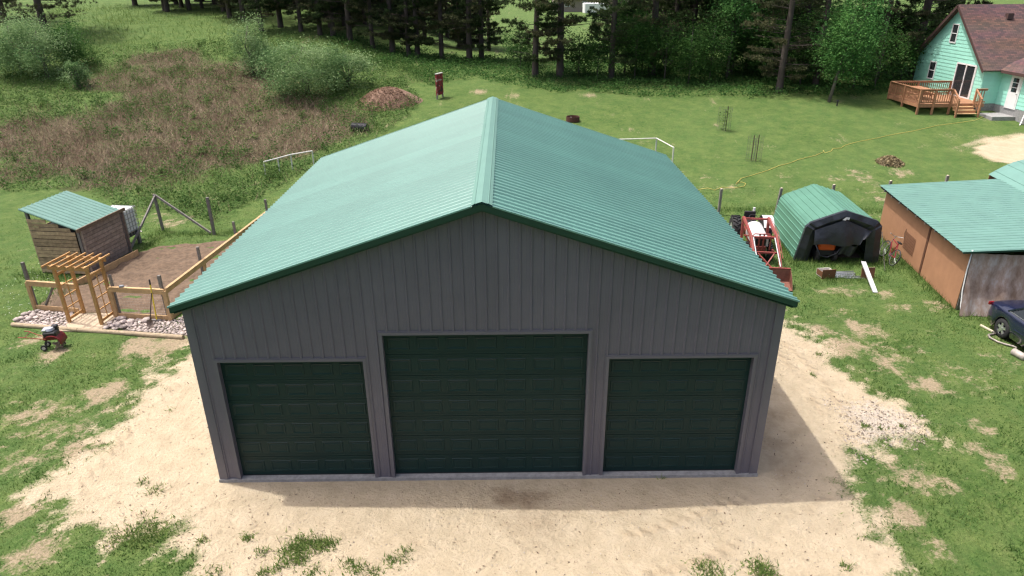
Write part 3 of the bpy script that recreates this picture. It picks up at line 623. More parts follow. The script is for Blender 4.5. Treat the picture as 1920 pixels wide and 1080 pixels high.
sheet('torn_flap', M_tarp, cp, lambda u, v: (.05 + .62*u - .1*(1-v), -.14-.05*sin(u*11)-.06*v, .36 + .44*v + .05*sin(u*7)), 14, 8)
MB().tube([(-.95, -.1, .78), (-.75, -.16, .32), (-.45, -.14, .24), (-.1, -.12, .40), (.1, -.1, .8)], .03, 6).build('hanging_strap', M_tarp, cp, True)
MB().add([(-.13, -.13, 1.80), (.0, -.13, 1.92), (.14, -.13, 1.90), (.12, -.135, 1.80), (.03, -.135, 1.83), (-.02, -.135, 1.78)], [(0, 1, 4, 5), (1, 2, 3, 4)]).build('vent_hole', mat('white_patch', (.75, .76, .77), .6), cp)
MB().add([(-.93, -.10, 1.05), (-.58, -.12, 1.06), (-.58, -.11, 1.38), (-.92, -.08, 1.36)], [(0, 1, 2, 3)]).build('clear_window', mat('grey_film', (.10, .12, .15), .25), cp)
MB().box(-1.2, 1.15, .5, CL-.1, .01, .03).build('floor', mat('dark_dirt', (.08, .065, .05), 1.), cp)
mo = thing('orange_mower', 'orange mower parked under the torn black carport curtain', 'mower', cp.matrix_world @ Vector((0, 0, 0)) + Vector((13.62-.42, 12.85+.10, .02)) if cp.matrix_world.translation.length < 1 else cp.matrix_world @ Vector((-.42, .10, .02)), -.1)
MB().box(-.34, .3, -.1, .55, .45, .82).build('hood', mat('orange_paint', (.65, .10, .015), .4), mo, bevel=.06); MB().box(-.3, .28, -.05, .6, .25, .46).build('chassis', M_blk, mo)
for x in (-.34, .32):
    for y in (0, .5): MB().lathe([(.03, -.07), (.2, -.07), (.22, 0), (.2, .07), (.03, .07)], 16, Matrix.Translation((x, y, .22)), 'x').build('wheel', M_rub, mo)
MB().tube([(0, .5, .7), (0, .62, 1.0)], .02, 6).build('steering_column', M_blk, mo)
# drawers, strips, plank
M_brn = mat('brown_laminate', (.16, .065, .035), .6, 0, .2, 5.)
def drawer(loc, rz, label, tilt):
    d = thing('wooden_box', label, 'box', loc, rz); d.rotation_euler[0] = tilt
    MB().box(-.27, .27, -.02, 0, 0, .36).build('front', M_brn, d); MB().box(-.25, .25, 0, .42, .03, .05).build('bottom', mat('pale_board', (.6,)*3), d)
    for x in (-.25, .235): MB().box(x, x+.015, 0, .42, .05, .26).build('side', M_brn if x < 0 else mat('pale_board', (.6,)*3), d)
    MB().box(-.25, .25, .40, .42, .05, .26).build('back', mat('pale_board', (.6,)*3), d); MB().lathe([(0, -.05), (.015, -.05), (.01, -.02), (0, -.02)], 8, Matrix.Translation((0, 0, .18)), 'y').build('knob', M_steel, d)
drawer((12.58, 11.2, .005), .12, 'brown open drawer box lying in the grass left of the metal strips, near the tractor', .0)
pb = thing('propped_board', 'brown cabinet board propped upright behind the leaning grey plank', 'panel', (14.07, 11.18, .0), -.05); pb.rotation_euler[0] = -.2
MB().box(-.24, .24, -.02, .02, 0, .4).build('board', M_brn, pb); MB().box(-.25, .25, -.03, .03, .4, .42).build('edge_strip', mat('brown_board', (.17, .12, .08)), pb)
M_alu = mat('aluminium', (.55, .57, .60), .35, .75, .1, 5.)
for k, (y, z, x0, x1, l) in enumerate(((11.45, .05, 12.85, 13.75, 'longest crumpled aluminium strip in the scrap pile at the back'), (11.36, .06, 12.8, 13.65, 'bright aluminium strip in the middle of the scrap pile'), (11.25, .03, 12.85, 13.6, 'flat aluminium strip lying at the front of the scrap pile'), (11.52, .09, 13.0, 13.72, 'aluminium strip topmost on the scrap pile'), (11.20, .02, 13.2, 13.95, 'grey strip reaching from the pile under the propped panel'))):
    m = MB(); m.bar((x0, y, z), (x1, y+random.uniform(-.05, .1), z), .085, .015); m.bar((x0, y+.04, z+.02), (x1, y+.07, z+.02), .012, .05)
    tag(m.build('metal_strip', M_alu), l, 'metal strip', 'scrap metal strips in front of the carport')
lp = thing('grey_plank', 'long pale grey plank leaning from the grass on the brown panel', 'plank', (13.72, 9.85, 0.02))
MB().bar((0, 0, .0), (.12, 1.42, .62), .15, .035).build('face', mat('grey_paint', (.55, .56, .57), .6, 0, .08, 4.), lp); MB().bar((-.082, 0, .015), (.038, 1.42, .635), .014, .05).build('flange', mat('grey_paint', (.55,)*3), lp)
# --- brown shed with lean-to roof and arched annex
bs = thing('brown_shed', 'brown hardboard shed with green lean-to roof and grey tarp front', 'shed', (15.74, 8.42, 0), -.146)
M_hb = mat('brown_hardboard', (.36, .185, .10), .8, 0, .1, 2., .05, 8.)
WL = 7.7
for y0, y1 in ((.02, 3.05), (3.12, 5.3), (5.305, WL)): MB().box(0, .02, y0, y1, .02, 2.09).build('wall_panel', M_hb, bs)
MB().box(-.02, .0, 3.0, 3.14, .02, 2.10).build('batten', mat('dark_brown_paint', (.10, .04, .02), .8), bs)
for y in (.03, 1.5, 3.08, 4.6, 6.2, WL-.05): MB().box(.03, .12, y-.045, y+.045, 0, 2.08).build('post', M_grey, bs)
for k in range(14): MB().bar((-.02, 3.95, 1.08-k*.05), (-.02, 5.0, 1.10-k*.05), .006, .012).build('scratch_line', mat('dark_brown_paint', (.1,)*3), bs)
MB().tube([(-.02, 4.95, 1.2), (-.02, 5.05, 1.0), (-.02, 4.98, .8)], .008, 5).build('cable', M_blk, bs)
def tarpf(u, v):
    x = .02 + 4.3*u; t = 1-v; return (x - .12*t*t*(u < .001), -.06 - .42*t*t - .04*sin(u*22+t*2)*t - .02*sin(u*47+1), 2.08*v + .02 + .0*t)
M_tp = bpy.data.materials.new('brown_grey_tarp'); M_tp.use_nodes = True
def tarp_mat(m):
    n = m.node_tree.nodes; L = m.node_tree.links; b = n['Principled BSDF']; b.inputs['Roughness'].default_value = .75
    tc = n.new('ShaderNodeTexCoord'); mp = n.new('ShaderNodeMapping'); mp.inputs['Scale'].default_value = (1.6, 1, .7); L.new(tc.outputs['Object'], mp.inputs[0])
    nz = n.new('ShaderNodeTexNoise'); nz.inputs['Scale'].default_value = 2.2; nz.inputs['Detail'].default_value = 8; nz.inputs['Roughness'].default_value = .7; L.new(mp.outputs[0], nz.inputs['Vector'])
    cr = n.new('ShaderNodeValToRGB'); e = cr.color_ramp.elements; e[0].position = .35; e[0].color = (.20, .135, .10, 1); e[1].position = .7; e[1].color = (.46, .43, .43, 1); x = e.new(.52); x.color = (.33, .255, .22, 1)
    L.new(nz.outputs[0], cr.inputs[0]); L.new(cr.outputs[0], b.inputs['Base Color'])
    bp = n.new('ShaderNodeBump'); bp.inputs['Strength'].default_value = .3; L.new(nz.outputs[0], bp.inputs['Height']); L.new(bp.outputs[0], b.inputs['Normal'])
tarp_mat(M_tp)
sheet('tarp_front', M_tp, bs, tarpf, 60, 16)
MB().tube([(.0, -.04, 2.2), (-.01, -.06, 1.5), (-.01, -.14, .8), (-.02, -.32, .3), (-.02, -.46, .02)], .022, 6).build('tarp_edge', mat('white_patch', (.75,)*3), bs, True)
m = MB(); ribs_quad(m, (-.32, WL+.1, 2.20), (-.32, -.14, 2.14), (4.35, -.14, 2.58), (4.35, WL+.1, 2.62), 33, .02, .06); m.build('roof', M_groof, bs)
MB().prism([(-.28, -.1, 2.10), (4.35, -.1, 2.53), (4.35, -.1, 2.565), (-.28, -.1, 2.135)], (0, WL+.15, 0)).build('roof_frame', M_dark, bs)
MB().prism([(-.32, -.16, 2.10), (4.35, -.16, 2.54), (4.35, -.16, 2.60), (-.32, -.16, 2.16)], (0, .03, 0)).build('front_trim', M_green, bs)
for k in range(9): y = .4+k*.85; MB().box(-.30, -.24, y, y+.05, 2.06, 2.13).build('rafter_tail', M_grey, bs)
MB().box(.1, 4.3, WL-.05, WL, 0, 2.08).build('back_wall', M_hb, bs)
AP = [(4.30, 2.60), (4.75, 2.93), (5.15, 3.16), (5.75, 3.36), (6.8, 3.66), (8.0, 3.36), (8.6, 3.1), (9.0, 2.6), (9.05, 0)]
for (x0, z0), (x1, z1) in zip(AP, AP[1:]):
    L = sqrt((x1-x0)**2+(z1-z0)**2); m = MB(); ribs_quad(m, (x0, .3, z0), (x1, .3, z1), (x1, WL+.9, z1), (x0, WL+.9, z0), max(1, round(L/.42)), .02, .05); m.build('annex_sheet', mat('green_annex_steel', (.14, .275, .235), .42, 0, .08, 1.2, spec=.5), bs)
MB().prism([(x, .36, z) for x, z in [(4.3, 0)] + AP], (0, .02, 0)).build('annex_front', M_dark, bs); MB().prism([(x, WL+.8, z-.02) for x, z in [(4.3, 0)] + AP], (0, .02, 0)).build('annex_back', M_hb, bs)
# --- tractor
tr = thing('loader_tractor', 'red and white compact tractor with front loader beside the barn', 'tractor', (10.74, 14.9, 0), -.14)   # faces local -y
M_tred = mat('faded_red_paint', (.25, .055, .045), .55, 0, .25, 8.); M_whi = mat('tractor_white', (.72, .72, .72), .4, 0, .08, 5.)
def wheel(parent, x, y, R, w, rimcol=M_whi, n=28):
    t = MB().lathe([(R*.55, -w/2), (R*.9, -w/2), (R*.97, -w*.3), (R*.97, w*.3), (R*.9, w/2), (R*.55, w/2)], n, Matrix.Translation((x, y, R)), 'x').build('wheel', M_rub, parent)
    l = MB()
    for k in range(20):
        a = 2*pi*k/20
        for s in (-1, 1):
            aa = a + (.16 if s > 0 else 0); c = Vector((x + s*w*.22, y + R*.985*cos(aa), R + R*.985*sin(aa))); M = Matrix.Translation(c) @ Matrix.Rotation(aa - pi/2, 4, 'X') @ Matrix.Rotation(s*.6, 4, 'Z')
            l.box(-w*.3, w*.3, -.02, .02, -.03, .035, M)
    l.build('tread', M_rub, t); MB().lathe([(0, -w*.15), (R*.3, -w*.2), (R*.5, -w*.42), (R*.57, -w*.46), (R*.57, w*.46), (R*.5, w*.42), (R*.3, w*.1), (0, w*.1)], 22, Matrix.Translation((x, y, R)), 'x').build('rim', rimcol, t)
for x in (-.62, .62): wheel(tr, x, 0, .62, .34)
for x in (-.45, .45): wheel(tr, x, -1.75, .36, .2)
MB().box(-.22, .22, -2.2, .3, .42, .75).build('chassis', M_tred, tr, bevel=.03)
sheet('hood', M_whi, tr, lambda u, v: (-.30+.60*u, -2.15 + 1.5*v, 1.02 + .10*v + .14*sin(pi*u)**.6), 12, 6); MB().box(-.295, .295, -2.12, -.66, .72, 1.03).build('hood_side', M_whi, tr); MB().box(-.2, .2, -2.17, -2.11, .72, 1.03).build('grille', M_blk, tr)
for s in (1,): sheet('fender', M_whi, tr, lambda u, v, s=s: (s*(.42 + .42*u), .68*cos(.3+2.3*v), .62+.68*sin(.3+2.3*v)), 3, 10)
MB().box(-.24, .24, .02, .42, .92, 1.02).build('seat', M_blk, tr, bevel=.04); MB().box(-.24, .24, .38, .46, 1.0, 1.36).build('seat_back', M_blk, tr, bevel=.03)
MB().tube([(0, -.55, 1.0), (0, -.28, 1.3)], .025, 7).build('steering_column', M_blk, tr)
MB().tube([(.17*cos(t), -.28+.14*sin(t), 1.3+.09*sin(t)) for t in np.linspace(0, 2*pi, 15)[:-1]], .015, 6, True).build('steering_wheel', M_blk, tr); MB().tube([(.16, .48, .8), (.16, .48, 1.5)], .05, 8).build('canister', M_whi, tr)
for s in (-1, 1):
    x = s*.50
    MB().bar((x, -.95, .5), (x, -.80, 1.48), .09, .14, (0, 1, 0)).build('loader_post', M_tred, tr); MB().bar((x, -1.0, .45), (x, -2.3, .55), .08, .12).build('subframe', M_tred, tr)
    MB().bar((x*.97, -.80, 1.45), (x*.97, -2.45, 1.28), .08, .13).build('loader_arm', M_tred, tr); MB().bar((x*.97, -2.43, 1.30), (x*.90, -4.15, .34), .08, .13).build('loader_arm', M_tred, tr)
    MB().tube([(x*.82, -.98, .75), (x*.82, -2.3, 1.2)], .035, 8).build('lift_cylinder', M_tred, tr); MB().tube([(x*.8, -2.6, 1.25), (x*.8, -4.0, .62)], .028, 8).build('tilt_cylinder', M_steel, tr)
    MB().tube([(x*1.1, -.85, 1.5), (x*1.12, -2.4, 1.38), (x*1.08, -3.6, .8)], .012, 6).build('hose', M_tred, tr)
for a, b, w in (((-.5, -.82, 1.42), (.5, -.82, 1.42), .07), ((-.5, -2.5, 1.22), (.5, -2.5, 1.22), .08), ((-.48, -3.2, .86), (.48, -3.2, .86), .07)): MB().bar(a, b, w, w).build('cross_tube', M_tred, tr)
MB().tube([(-.36, -2.2, .6), (-.36, -2.22, 1.18), (-.28, -2.22, 1.26), (.28, -2.22, 1.26), (.36, -2.22, 1.18), (.36, -2.2, .6)], .026, 8).build('grille_guard', M_tred, tr)
for x in (-.08, .08): MB().bar((x, -2.22, .6), (x, -2.22, 1.26), .06, .03).build('guard_bar', M_tred, tr)
MB().bar((-.3, -3.25, .84), (.25, -4.0, .4), .04, .05).build('brace', M_tred, tr); MB().bar((.3, -3.25, .84), (-.25, -4.0, .4), .04, .05).build('brace', M_tred, tr)
m = MB(); bw = .72
m.prism([(-bw, -4.15, .62), (-bw, -4.20, .10), (-bw, -4.5, .02), (-bw, -4.85, .03), (-bw, -4.85, .05), (-bw, -4.5, .05), (-bw, -4.24, .14), (-bw, -4.19, .62)], (2*bw, 0, 0))
for s in (-1, 1): m.prism([(s*bw, -4.15, .62), (s*bw, -4.22, .08), (s*bw, -4.8, .03), (s*bw, -4.5, .4)], (s*.015, 0, 0))
m.build('bucket', mat('rusty_bucket', (.20, .085, .06), .65, .2, .35, 6.), tr); MB().bar((-bw, -4.17, .64), (bw, -4.17, .64), .07, .03).build('bucket_lip', M_tred, tr)
# --- bicycles
def bicycle(loc, rz, lean, label, mframe):
    t = thing('bicycle', label, 'bicycle', loc, rz); t.rotation_euler = (lean, 0, rz)
    for x in (-.52, .52):
        w = MB().tube([(x+.33*cos(a), 0, .34+.33*sin(a)) for a in np.linspace(0, 2*pi, 25)[:-1]], .022, 6, True).build('wheel', M_rub, t, True); r = MB()
        for k in range(12): a = k*pi/6; r.tube([(x, 0, .34), (x+.31*cos(a), 0, .34+.31*sin(a))], .003, 3)
        r.tube([(x+.305*cos(a), 0, .34+.305*sin(a)) for a in np.linspace(0, 2*pi, 25)[:-1]], .01, 5, True); r.build('rim', M_alu, w)
    f = MB()
    for a, b in (((-.52, 0, .34), (-.08, 0, .30)), ((-.52, 0, .34), (-.18, 0, .78)), ((-.08, 0, .30), (-.2, 0, .86)), ((-.2, 0, .78), (.34, 0, .84)), ((-.08, 0, .30), (.36, 0, .74))): f.tube([a, b], .02, 7)
    f.build('frame', mframe, t); MB().tube([(.52, 0, .34), (.36, 0, .74), (.31, 0, .98)], .018, 7).build('fork', M_alu, t)
    MB().tube([(.25, -.28, 1.04), (.34, -.1, .98), (.34, .1, .98), (.25, .28, 1.04)], .013, 6).build('handlebar', M_alu, t); MB().box(-.34, -.1, -.07, .07, .86, .92).build('saddle', M_blk, t, bevel=.02)
    MB().lathe([(0, -.012), (.09, -.012), (.09, .012), (0, .012)], 14, Matrix.Translation((-.08, 0, .30)), 'y').build('chainring', M_steel, t)
bk0, bk1 = G(1686, 505), G(1652, 472)
bicycle(((bk0.x+bk1.x)/2-.2, (bk0.y+bk1.y)/2, 0), atan2(bk1.y-bk0.y, bk1.x-bk0.x), .35, 'red bicycle leaning in the grass between the carport and the brown shed', mat('dark_red_frame', (.22, .015, .03), .35))
st = thing('garden_stake', 'thin stick propped against the black carport front', 'stake', G(1659, 508)); MB().tube([(0, 0, 0), (-.12, .55, 1.35)], .012, 5).build('rod', M_grey, st); MB().tube([(-.12, .55, 1.35), (-.125, .57, 1.4)], .016, 5).build('tip', M_grey, st)
# --- car
car = thing('blue_sedan', 'dark blue sedan parked in front of the tarp of the brown shed', 'car', (16.78, 7.28, 0), 0.0)     # rear at local y=0, nose toward -y
M_car = mat('dark_blue_paint', (.006, .010, .035), .22, 0, .1, 2., coat=1., spec=.6); M_gls = mat('dark_glass', (.012, .016, .016), .06, 0, .1, 2., spec=.8)
CLn = 4.6; ys = np.linspace(0, CLn, 60); wc = (.82, 3.58)
def sect(t):
    w = .86*(1 - .10*max(0, 1-t/.5)**2 - .13*max(0, (t-3.9)/.7)**2)
    deck = np.interp(t, [0, .08, .5, .9, 1.3, 3.0, 3.4, 4.2, 4.5, 4.6], [.70, .92, .97, .98, .96, .94, .93, .82, .70, .58])
    low = .20 + .10*max(0, 1-t/.25) + .08*max(0, (t-4.3)/.3)
    for c in wc:
        d = .37**2 - (t-c)**2
        if d > 0: low = max(low, .30+sqrt(d))
    low = min(low, deck-.14)
    return [(w*.90, low), (w*.985, low+.02), (w, max(low+.04, .52)), (w*.985, deck-.12), (w*.93, deck-.02), (w*.62, deck+.02), (0, deck+.035)]
m = MB(); rows = []
for t in ys:
    s = sect(t); ring = [(x, -t, z) for x, z in s] + [(-x, -t, z) for x, z in s[-2::-1]]; k = len(m.v); m.v += ring; rows.append(range(k, k+len(ring)))
for a, b in zip(rows, rows[1:]):
    for j in range(len(a)-1): m.f.append((a[j], a[j+1], b[j+1], b[j]))
m.f.append(tuple(rows[0])); m.f.append(tuple(rows[-1])[::-1]); m.build('body', M_car, car, True)
def cabin(t0, t1, t2, t3, wb, wt, zb, zt, inset=0): return [(-wb, -t0, zb), (wb, -t0, zb), (wb, -t3, zb), (-wb, -t3, zb), (-wt, -t1, zt), (wt, -t1, zt), (wt, -t2, zt), (-wt, -t2, zt)]
MB().add(cabin(.85, 1.45, 2.55, 3.25, .79, .60, .94, 1.36), [(4, 5, 6, 7), (0, 1, 5, 4), (1, 2, 6, 5), (2, 3, 7, 6), (3, 0, 4, 7)]).build('window_glass', M_gls, car)
sheet('roof', M_car, car, lambda u, v: (-.63+1.26*u, -1.38-1.25*v, 1.365+.05*sin(pi*u)*sin(pi*v)**.5), 8, 8)
for s in (-1, 1):
    p = MB(); p.bar((s*.80, -.85, .94), (s*.61, -1.45, 1.37), .06, .05); p.bar((s*.61, -1.4, 1.37), (s*.61, -2.6, 1.37), .05, .04); p.bar((s*.80, -3.27, .93), (s*.61, -2.55, 1.37), .05, .05); p.bar((s*.805, -2.0, .93), (s*.615, -1.95, 1.37), .06, .03, (0, 1, 0)); p.build('pillar', M_car, car)
    MB().bar((s*.80, -.9, .955), (s*.80, -3.2, .945), .02, .02).build('belt_trim', mat('grey_trim', (.25, .27, .3), .3, .5), car); MB().bar((s*.868, -1.35, .55), (s*.868, -3.1, .55), .012, .03).build('door_moulding', M_car, car)
    MB().box(min(s*.6, s*.85), max(s*.66, s*.83), -.05, .02, .76, .88).build('tail_light', mat('red_lens', (.22, .008, .012), .2), car, bevel=.02); MB().box(min(s*.5, s*.78), max(s*.5, s*.78), -4.62, -4.5, .58, .70).build('headlight', mat('clear_lens', (.6, .62, .65), .1), car)
    MB().box(min(s*.86, s*.885), max(s*.86, s*.885), -2.05, -1.88, .78, .81).build('door_handle', M_car, car)
    for t in wc:
        x = s*.74; wl = MB().lathe([(.19, -.10), (.29, -.10), (.315, -.07), (.315, .07), (.29, .10), (.19, .10)], 28, Matrix.Translation((x, -t, .315)), 'x').build('wheel', M_rub, car, True); r = MB(); r.lathe([(.20, -.085), (.215, -.1), (.215, .1), (.20, .085)], 24, Matrix.Translation((x, -t, .315)), 'x')
        for k in range(5): a = k*2*pi/5+.3; r.bar((x+s*.085, -t, .315), (x+s*.075, -t+.2*cos(a), .315+.2*sin(a)), .03, .085, (0, -sin(a), cos(a)))
        r.lathe([(0, s*.1), (.06, s*.1), (.065, s*.06)], 14, Matrix.Translation((x, -t, .315)), 'x'); r.build('rim', mat('silver_rim', (.62, .63, .65), .3, .8), wl); MB().lathe([(0, 0), (.2, 0)], 20, Matrix.Translation((x+s*.03, -t, .315)), 'x').build('brake_disc', M_blk, wl)
        MB().lathe([(0, 0), (.372, 0), (.372, s*.25)], 24, Matrix.Translation((s*.55, -t, .315)), 'x').build('wheel_well', M_dark, car)
MB().tube([(.0, -1.35, 1.39), (.0, -1.15, 1.62)], .006, 5).build('antenna', M_blk, car); MB().box(-.7, .7, -.03, .03, .34, .6).build('rear_bumper', M_car, car, bevel=.03)
ex = thing('exhaust_pipe', 'rusty exhaust pipe with a muffler lying on the grass by the blue sedan', 'exhaust')
pts = [G(*p, .04) for p in ((1868, 627), (1853, 630), (1855, 635), (1870, 643), (1885, 648), (1898, 651), (1905, 654), (1903, 658), (1899, 661))]; MB().tube(pts, .032, 8).build('pipe', mat('rusty_pipe', (.30, .27, .24), .6, .4, .25, 9.), ex, True)
a, b = G(1897, 663, .09), G(1922, 677, .09); MB().tube([a, a.lerp(b, .06), a.lerp(b, .94), b], [.05, .11, .11, .05], 12).build('muffler', mat('old_muffler', (.42, .38, .34), .6, .3, .2, 9.), ex, True)
sk = thing('pale_stick', 'short pale wooden stick lying at the rear wheel of the sedan', 'stick'); MB().bar(G(1838, 611, .03), G(1861, 623, .03), .06, .04).build('wood', mat('pale_wood', (.62, .55, .40), .8), sk); MB().bar(G(1861, 623, .03), G(1864, 625, .03), .05, .03).build('end', M_grey, sk)
#BACK
# ================================================================== house, deck and lawn things
def Z(x, y): return float(hz(x, y))
M_teal = mat('mint_siding', (.36, .76, .63), .6, 0, .05, 2., rnd=.04); M_white = mat('white_paint', (.80, .80, .80), .5, 0, .04, 3.); M_pane = mat('window_pane', (.03, .035, .04), .05, 0, .1, 1., spec=.8)
def shingle_mat():
    m = bpy.data.materials.new('brown_shingles'); m.use_nodes = True; n = m.node_tree.nodes; L = m.node_tree.links; b = n['Principled BSDF']; b.inputs['Roughness'].default_value = .9
    tc = n.new('ShaderNodeTexCoord'); br = n.new('ShaderNodeTexBrick'); mp = n.new('ShaderNodeMapping'); L.new(tc.outputs['UV'], mp.inputs[0]); L.new(mp.outputs[0], br.inputs['Vector'])
    br.inputs['Scale'].default_value = 1; br.inputs['Brick Width'].default_value = .32; br.inputs['Row Height'].default_value = .145; br.inputs['Mortar Size'].default_value = .008
    br.inputs['Color1'].default_value = (.16, .085, .075, 1); br.inputs['Color2'].default_value = (.075, .05, .05, 1); br.inputs['Mortar'].default_value = (.035, .025, .025, 1); br.inputs['Bias'].default_value = .1
    nz = n.new('ShaderNodeTexNoise'); nz.inputs['Scale'].default_value = 3; mx = n.new('ShaderNodeMix'); mx.data_type = 'RGBA'; mx.blend_type = 'OVERLAY'; mx.inputs[0].default_value = .4
    L.new(br.outputs[0], mx.inputs[6]); L.new(nz.outputs[1], mx.inputs[7]); L.new(mx.outputs[2], b.inputs['Base Color'])
    bp = n.new('ShaderNodeBump'); bp.inputs['Strength'].default_value = .6; bp.inputs['Distance'].default_value = .02; L.new(br.outputs['Fac'], bp.inputs['Height']); bp.invert = True; L.new(bp.outputs[0], b.inputs['Normal']); return m
M_shg = shingle_mat()
def roof_plane(name, pts, thick, parent, m=None):
    """pts: eave-left, eave-right, ridge-right, ridge-left; UV in metres"""
    pts = [Vector(p) for p in pts]; nn = (pts[1]-pts[0]).cross(pts[3]-pts[0]).normalized(); o = MB().prism([p - nn*thick for p in pts], nn*thick).build(name, m or M_shg, parent)
    uv = o.data.uv_layers.new(name='UVMap'); ex = (pts[1]-pts[0]).normalized(); ey = nn.cross(ex)
    for l in o.data.loops: v = o.data.vertices[l.vertex_index].co - pts[0]; uv.data[l.index].uv = (v.dot(ex), v.dot(ey))
    return o
HX, HY0, HY1 = 33.0, 35.7, 44.0; HB = Z(HX, 39)-.15; HE = HB + 2.75; HPK = 8.45; HYM = (HY0+HY1)/2; HD = 12.0
hs = thing('mint_house', 'mint green gabled house with brown shingle roof and sliding glass door', 'house', (HX, HY0, HB))
def hl(x, y, z): return (x-HX, y-HY0, z-HB)
def lap(name, parent, a, b, z, h, nrm, ends=None):
    """one siding course from a to b (xy), bottom z, face normal nrm"""
    a, b, nn = Vector((*a, 0)), Vector((*b, 0)), Vector((*nrm, 0)); e0, e1 = ends or (0, 0); d = (b-a).normalized()
    q = [a+nn*.032+zz*z, b+nn*.032+zz*z, b-d*e1+nn*.012+zz*(z+h), a+d*e0+nn*.012+zz*(z+h)]
    MB().prism(q, -nn*.03).build(name, M_teal, parent)
wall = MB().prism([(0, 0, 0), (0, 8.3, 0), (0, 8.3, HE-HB), (0, 4.15, HPK-HB), (0, 0, HE-HB)], (.2, 0, 0)).build('gable_wall', M_teal, hs)
ch = .243; z = .32; SLP = (HPK-HE)/4.15
while z < HPK-HB-.2:
    t = lambda zq: 0 if zq < HE-HB else (zq-(HE-HB))/SLP
    e0 = t(z); de = t(z+ch)-e0; a, b = (0, 8.3-e0), (0, e0)
    if 8.3-2*e0-2*de > .05: lap('siding_board', wall, a, b, z, ch, (-1, 0), (de, de))
    z += ch
MB().box(.02, HD, .0, .2, 0, HE-HB).build('side_wall', M_teal, hs); MB().box(.02, HD, 8.1, 8.3, 0, HE-HB).build('side_wall', M_teal, hs); MB().prism([(HD, 0, 0), (HD, 8.3, 0), (HD, 8.3, HE-HB), (HD, 4.15, HPK-HB), (HD, 0, HE-HB)], (.2, 0, 0)).build('gable_wall', M_teal, hs)
MB().box(-.03, HD+.2, -.03, 8.33, -.6, .30).build('foundation', M_conc, hs)
for k in range(10): lap('siding_board', wall, (0, 0), (1.25, 0), .32+k*ch, ch, (0, -1))
OV = .38
def ry(y): return HPK-HB+.12 - abs(y-4.15)*SLP
roof_plane('roof', [(-OV, -OV, ry(-OV)), (HD+.5, -OV, ry(-OV)), (HD+.5, 4.15, ry(4.15)), (-OV, 4.15, ry(4.15))], .1, hs); roof_plane('roof', [(HD+.5, 8.3+OV, ry(-OV)), (-OV, 8.3+OV, ry(-OV)), (-OV, 4.15, ry(4.15)), (HD+.5, 4.15, ry(4.15))], .1, hs)
M_brt = mat('brown_fascia', (.085, .05, .045), .6, 0, .1, 3.)
for s in (-1, 1): MB().bar((-OV-.02, 4.15, ry(4.15)-.10), (-OV-.02, 4.15+s*(4.15+OV), ry(-OV)-.10), .03, .2).build('rake_board', M_brt, hs)
MB().box(2.6, 3.0, 3.0, 3.35, ry(3.2)-.1, ry(3.2)+.28).build('roof_vent', M_brt, hs)
def window(parent, y, z, w, h, x=0., rows=2, name='window'):
    o = MB(); t = .075
    for a in ((y-w/2-t, y-w/2, z-t, z+h+t), (y+w/2, y+w/2+t, z-t, z+h+t), (y-w/2, y+w/2, z-t, z), (y-w/2, y+w/2, z+h, z+h+t)): o.box(x-.075, x-.0, *a)
    for k in range(1, rows): o.box(x-.07, x, y-w/2, y+w/2, z+h*k/rows-.025, z+h*k/rows+.025)
    f = o.build(name, M_white, parent)
    for k in range(rows): MB().box(x-.052, x-.036, y-w/2, y+w/2, z+h*k/rows+.025*(k > 0), z+h*(k+1)/rows-.025*(k < rows-1)).build('pane', M_pane, f)
window(hs, 4.15+.2, 4.0, .62, 1.15); window(hs, 6.05, 1.25, .7, 1.15)
sd_ = MB(); ya, yb, zb_, zt_ = .95, 3.05, .52, 2.62
for a in ((ya-.1, ya, zb_-.1, zt_+.1), (yb, yb+.1, zb_-.1, zt_+.1), (ya, yb, zb_-.1, zb_), (ya, yb, zt_, zt_+.1), ((ya+yb)/2-.05, (ya+yb)/2+.05, zb_, zt_), (ya+.02, ya+.07, zb_, zt_)): sd_.box(-.085, 0, *a)
sdo = sd_.build('sliding_door', M_white, hs); MB().box(-.05, -.03, (ya+yb)/2+.05, yb, zb_, zt_).build('pane', M_pane, sdo); MB().box(-.05, -.03, ya, (ya+yb)/2-.05, zb_, zt_).build('pane', M_pane, sdo); MB().box(-.1, -.085, 2.0, 2.03, 1.4, 1.65).build('handle', M_steel, sdo)
# wing
WX = 1.25; WY0 = -9.0; wz = 2.55
wg = MB().box(WX, WX+6, WY0, -.002, .0, wz).build('wing_wall', M_teal, hs); MB().box(WX-.03, WX+6.03, WY0-.03, -.034, -.6, .28).build('foundation', M_conc, hs)
for k in range(9): lap('siding_board', wg, (WX, -.01), (WX, WY0), .32+k*ch, ch, (-1, 0))
roof_plane('wing_roof', [(WX-.45, .1, wz+.02), (WX-.45, WY0-.4, wz+.02), (WX+3, WY0-.4, wz+1.55), (WX+3, .1, wz+1.55)], .1, hs); roof_plane('wing_roof', [(WX+6.45, WY0-.4, wz+.02), (WX+6.45, .1, wz+.02), (WX+3, .1, wz+1.55), (WX+3, WY0-.4, wz+1.55)], .1, hs)
MB().box(WX-.47, WX-.44, WY0-.4, -.4, wz-.16, wz+.03).build('eave_board', M_brt, hs)
dy_ = -1.6; dr = MB().box(WX-.07, WX-.0, dy_-.55, dy_+.55, .22, 2.42).build('door_frame', M_white, hs); MB().box(WX-.095, WX-.07, dy_-.45, dy_+.45, .24, 2.34).build('door', M_white, dr)
for k in range(3): MB().box(WX-.105, WX-.095, dy_-.26, dy_+.26, 1.30+k*.31, 1.57+k*.31).build('pane', M_pane, dr)
MB().lathe([(0, -.05), (.03, -.05), (.03, 0), (0, 0)], 10, Matrix.Translation((WX-.10, dy_-.38, 1.2)), 'x').build('door_knob', M_steel, dr)
